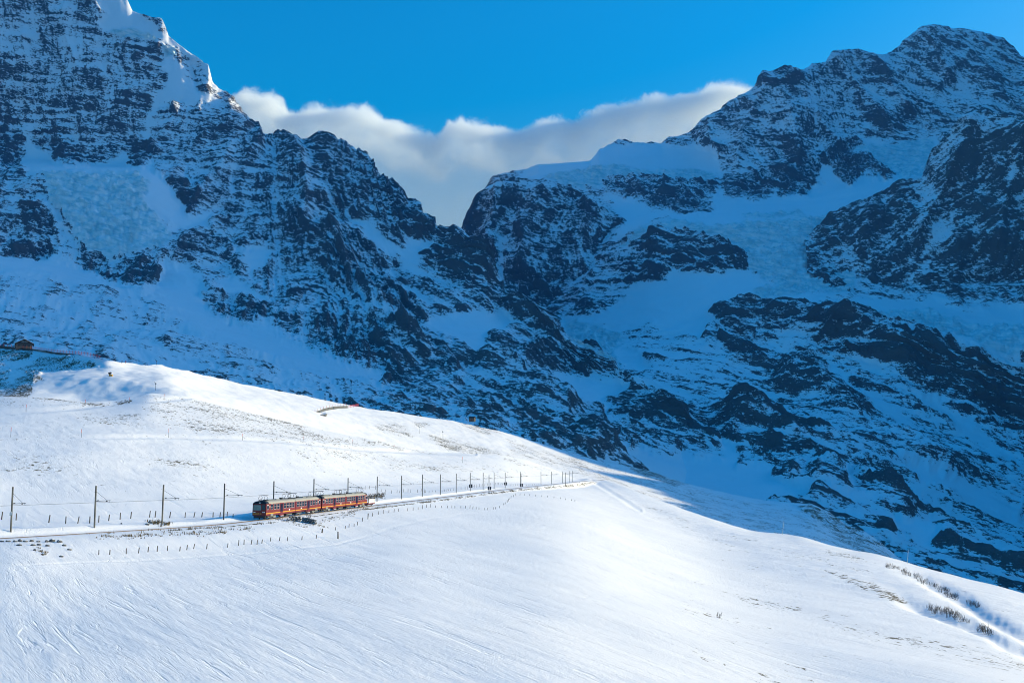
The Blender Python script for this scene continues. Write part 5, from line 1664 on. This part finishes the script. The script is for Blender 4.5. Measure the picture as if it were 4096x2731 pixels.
# ---- hut on the crest
def small_hut(px, py, w, h, label, oby):
    base = Vector(P(px, py, oby))
    t = tag(empty('mountain_hut', base, rad(-18)), label, 'hut')
    MB().box((-w / 2, -2.2, -1.5), (w / 2, 2.2, h * 0.6)).build('wall', M_STONEWALL, t)
    MB().prism([(-2.2, h * 0.6 + .003), (2.2, h * 0.6 + .003), (0, h)], 0, -w / 2, w / 2).build('gable', M_STONEWALL, t)
    for sg in (-1, 1):
        MB().prism([(0, h + 0.25), (sg * 2.7, h * 0.55 + 0.2), (sg * 2.7, h * 0.55 - 0.02), (0, h + 0.02)], 0, -w / 2 - 0.4, w / 2 + 0.4).build('roof', M_TIMBER, t)
    MB().box((-0.5, -2.26, 0), (0.5, -2.2, 1.9)).build('door', M_TIMBER, t)
small_hut(1889, 1681, 6.2, 4.2, 'small dark hut on the snow crest beside the big mountain foot', 1222)

# ---- observatory on the right ridge
ob = Vector(P(2970, 404, 5650))
t = tag(empty('ridge_station', ob), 'tiny flat-roofed station building on the rocky ridge at right', 'building')
MB().box((-18, -6, 0), (18, 8, 4.5)).build('lower_floor', M_BOXG, t)
st_ = MB().box((-19, -7, 4.6), (17, 7, 17)).build('upper_floor', M_TIMBER, t)
for x in (-11, -4, 4):
    MB().box((x - 2.0, -7.4, 8.5), (x + 2.0, -7.01, 13.5)).build('window', M_WHITE, st_)
MB().box((-20, -8, 17.1), (18, 8, 18.2)).build('roof', M_WHITE, t)
MB().tube((16, 0, 18.2), (16, 0, 22), 0.8, n=6).build('antenna', M_BLACK, t)
MB().box((-38, -3, -3), (-18.1, 3, -0.5)).build('terrace', M_BOXG, t)
MB().box((-16, -5, -22), (20, 6, -0.05)).build('foundation', M_STONEWALL, t)

# ---- snow gun and lances on the piste
q = hit(441, 1504, HL) or Vector(P(441, 1504, 650))
t = tag(empty('snow_gun', q), 'yellow and dark snow gun on the lit piste at left', 'snow gun')
MB().tube((-0.9, -0.5, 1.5), (0.5, 0.3, 2.1), 0.75, 0.55, n=12).build('barrel', M_BLACK, t)
MB().box((-0.6, -0.6, 0), (1.4, 0.6, 0.9)).build('carriage', M_YEL, t)
MB().tube((0, 0, 0.8), (0, 0, 1.6), 0.18, n=8).build('stand', M_BLACK, t)
for px, py, tp, lb in [(623,1560,1527,'snow making mast with small head box beside the halfpipe rim'), (627,1459,1439,'weather mast with two boxes on the piste crest'), (1677,1734,1700,'bent snow lance on the shaded grass slope, left one'), (1772,1753,1720,'bent snow lance on the shaded grass slope, right one')]:
    q = hit(px, py, HL, SF)
    if q is None:
        continue
    h = metres(py - tp, q.y)
    t = tag(empty('snow_lance', q), lb, 'snow lance')
    MB().tube((0, 0, -0.4), (-0.15, 0, h * 0.8), 0.13, 0.11, n=7).build('pole', M_POLE, t)
    MB().tube((-0.15, 0, h * 0.8), (-1.2, 0, h), 0.11, 0.09, n=7).build('head', M_POLE, t)
    MB().box((-0.5, -0.25, h * 0.72), (0.2, 0.25, h * 0.86)).build('box', M_BOXG, t)

# ---- skiers: one continuous skinned figure each
def skier(px, py, label, col, obj_):
    q = hit(px, py, obj_)
    if q is None:
        return
    me = bpy.data.meshes.new('person')
    V_ = [(0,0,.92),(0,0,1.15),(.02,-.03,1.42),(.02,-.06,1.56),(.02,-.08,1.70), (-.11,0,.88),(-.13,-.14,.50),(-.13,.0,.06), (.11,0,.88),(.13,-.14,.50),(.13,.0,.06),
          (-.2,-.03,1.40),(-.33,-.12,1.16),(-.28,-.34,1.08), (.22,-.03,1.40),(.35,-.12,1.16),(.30,-.34,1.08), (-.13,-.2,.03), (.13,-.2,.03)]
    E_ = [(0,1),(1,2),(2,3),(3,4),(0,5),(5,6),(6,7),(0,8),(8,9),(9,10),(2,11),(11,12),(12,13),(2,14),(14,15),(15,16),(7,17),(10,18)]
    R_ = [.16,.15,.17,.07,.12,.11,.085,.06,.11,.085,.06,.08,.06,.045,.08,.06,.045,.05,.05]
    me.from_pydata(V_, E_, [])
    o = link('person', me, plain('skier_jacket', col, 0.8))
    sk_ = o.modifiers.new('skin', 'SKIN')
    for v, r in zip(me.skin_vertices[0].data, R_) if me.skin_vertices else []:
        v.radius = (r, r)
    o.modifiers.new('sub', 'SUBSURF').levels = 1
    o.location = q
    tag(o, label, 'person')
    skis = MB()
    for s_ in (-1, 1):
        skis.box((s_ * 0.13 - 0.05, -0.95, 0.0), (s_ * 0.13 + 0.05, 0.75, 0.03))
    skis.build('skis', M_BLACK, o)
skier(488, 1452, 'tiny skier in dark clothes on the piste crest', (0.03, 0.03, 0.05), HL)
skier(503, 1452, 'tiny skier in red jacket on the piste crest', (0.5, 0.03, 0.04), HL)
skier(3809, 2297, 'distant person in dark clothes on the snow crest at right', (0.03, 0.03, 0.04), SF)

# ------------------------------------------------------------------ cloud bank behind the pass
CY0, CY1 = 7000.0, 7800.0
prof = [(860,900),(925,420),(945,338),(1000,326),(1060,345),(1110,356),(1125,395),(1145,415),(1200,402),(1250,395),(1330,400),(1420,398),(1480,408),(1530,438),(1600,463),(1690,500),(1740,512),(1775,485),(1800,455),(1860,448),(1950,468),(1990,490),(2040,498),(2100,488),(2180,450),(2230,443),(2280,453),(2360,420),(2400,400),(2480,393),(2560,370),(2620,352),(2700,355),(2760,342),(2820,328),(2860,303),(2930,298),(2990,318),(3015,350),(3050,420),(3120,700)]
CYM = 7200.0
PX = np.array([P(a, b, CYM) for a, b in prof])
x0, x1 = PX[0, 0], PX[-1, 0]
zlo, zhi = P(2000, 1150, CYM)[2], P(2000, 200, CYM)[2]
cm = bpy.data.materials.new('cloud_vapour')
cm.use_nodes = True
cn, cl = cm.node_tree.nodes, cm.node_tree.links
cn.remove(cn['Principled BSDF'])
pv = cn.new('ShaderNodeVolumePrincipled')
pv.inputs['Color'].default_value = (0.95, 0.99, 1.0, 1)
pv.inputs['Anisotropy'].default_value = 0.0
geo = cn.new('ShaderNodeNewGeometry')
sx = cn.new('ShaderNodeSeparateXYZ')
cl.new(geo.outputs['Position'], sx.inputs[0])
fx = math_node(cn, cl, 'DIVIDE', math_node(cn, cl, 'SUBTRACT', sx.outputs['X'], x0), x1 - x0)
fcv = cn.new('ShaderNodeFloatCurve')
cmap = fcv.mapping
cu = cmap.curves[0]
xs_ = (PX[:, 0] - x0) / (x1 - x0)
ys_ = np.clip((PX[:, 2] - zlo) / (zhi - zlo), 0, 1)
cu.points[0].location = (0, float(ys_[0]))
cu.points[1].location = (1, float(ys_[-1]))
for a, b in zip(xs_[1:-1], ys_[1:-1]):
    cu.points.new(float(a), float(b))
cmap.update()
cl.new(fx, fcv.inputs['Value'])
zt = math_node(cn, cl, 'MULTIPLY_ADD', fcv.outputs[0], zhi - zlo, zlo)
na = noise_tex(cn, cl, geo.outputs['Position'], 0.0065, 8, 0.72, 0.5)
nb_ = noise_tex(cn, cl, mapping(cn, cl, geo.outputs['Position'], scale=(1, 1, 0.45)), 0.0021, 3, 0.5)
dy = math_node(cn, cl, 'ABSOLUTE', math_node(cn, cl, 'SUBTRACT', sx.outputs['Y'], (CY0 + CY1) / 2))
yfall = math_node(cn, cl, 'MULTIPLY', math_node(cn, cl, 'POWER', math_node(cn, cl, 'DIVIDE', dy, (CY1 - CY0) / 2), 2.0), 130)
hgt = math_node(cn, cl, 'SUBTRACT', math_node(cn, cl, 'SUBTRACT', zt, sx.outputs['Z']), yfall)
hgt = math_node(cn, cl, 'MULTIPLY_ADD', math_node(cn, cl, 'SUBTRACT', na, 0.55), 330, hgt)
hgt = math_node(cn, cl, 'MULTIPLY_ADD', math_node(cn, cl, 'SUBTRACT', nb_, 0.5), 60, hgt)
den = math_node(cn, cl, 'MULTIPLY', ramp01(cn, cl, hgt, -8, 40), math_node(cn, cl, 'MULTIPLY_ADD', ramp01(cn, cl, hgt, 30, 170), -0.0086, 0.0100))
cl.new(den, pv.inputs['Density'])
cl.new(pv.outputs[0], cn['Material Output'].inputs['Volume'])
cloud = link('cloud', box_mesh('cloud', (x0, CY0, zlo), (x1, CY1, zhi + 40)), cm)
tag(cloud, 'white cloud bank lying behind the pass between the two mountains', 'cloud')
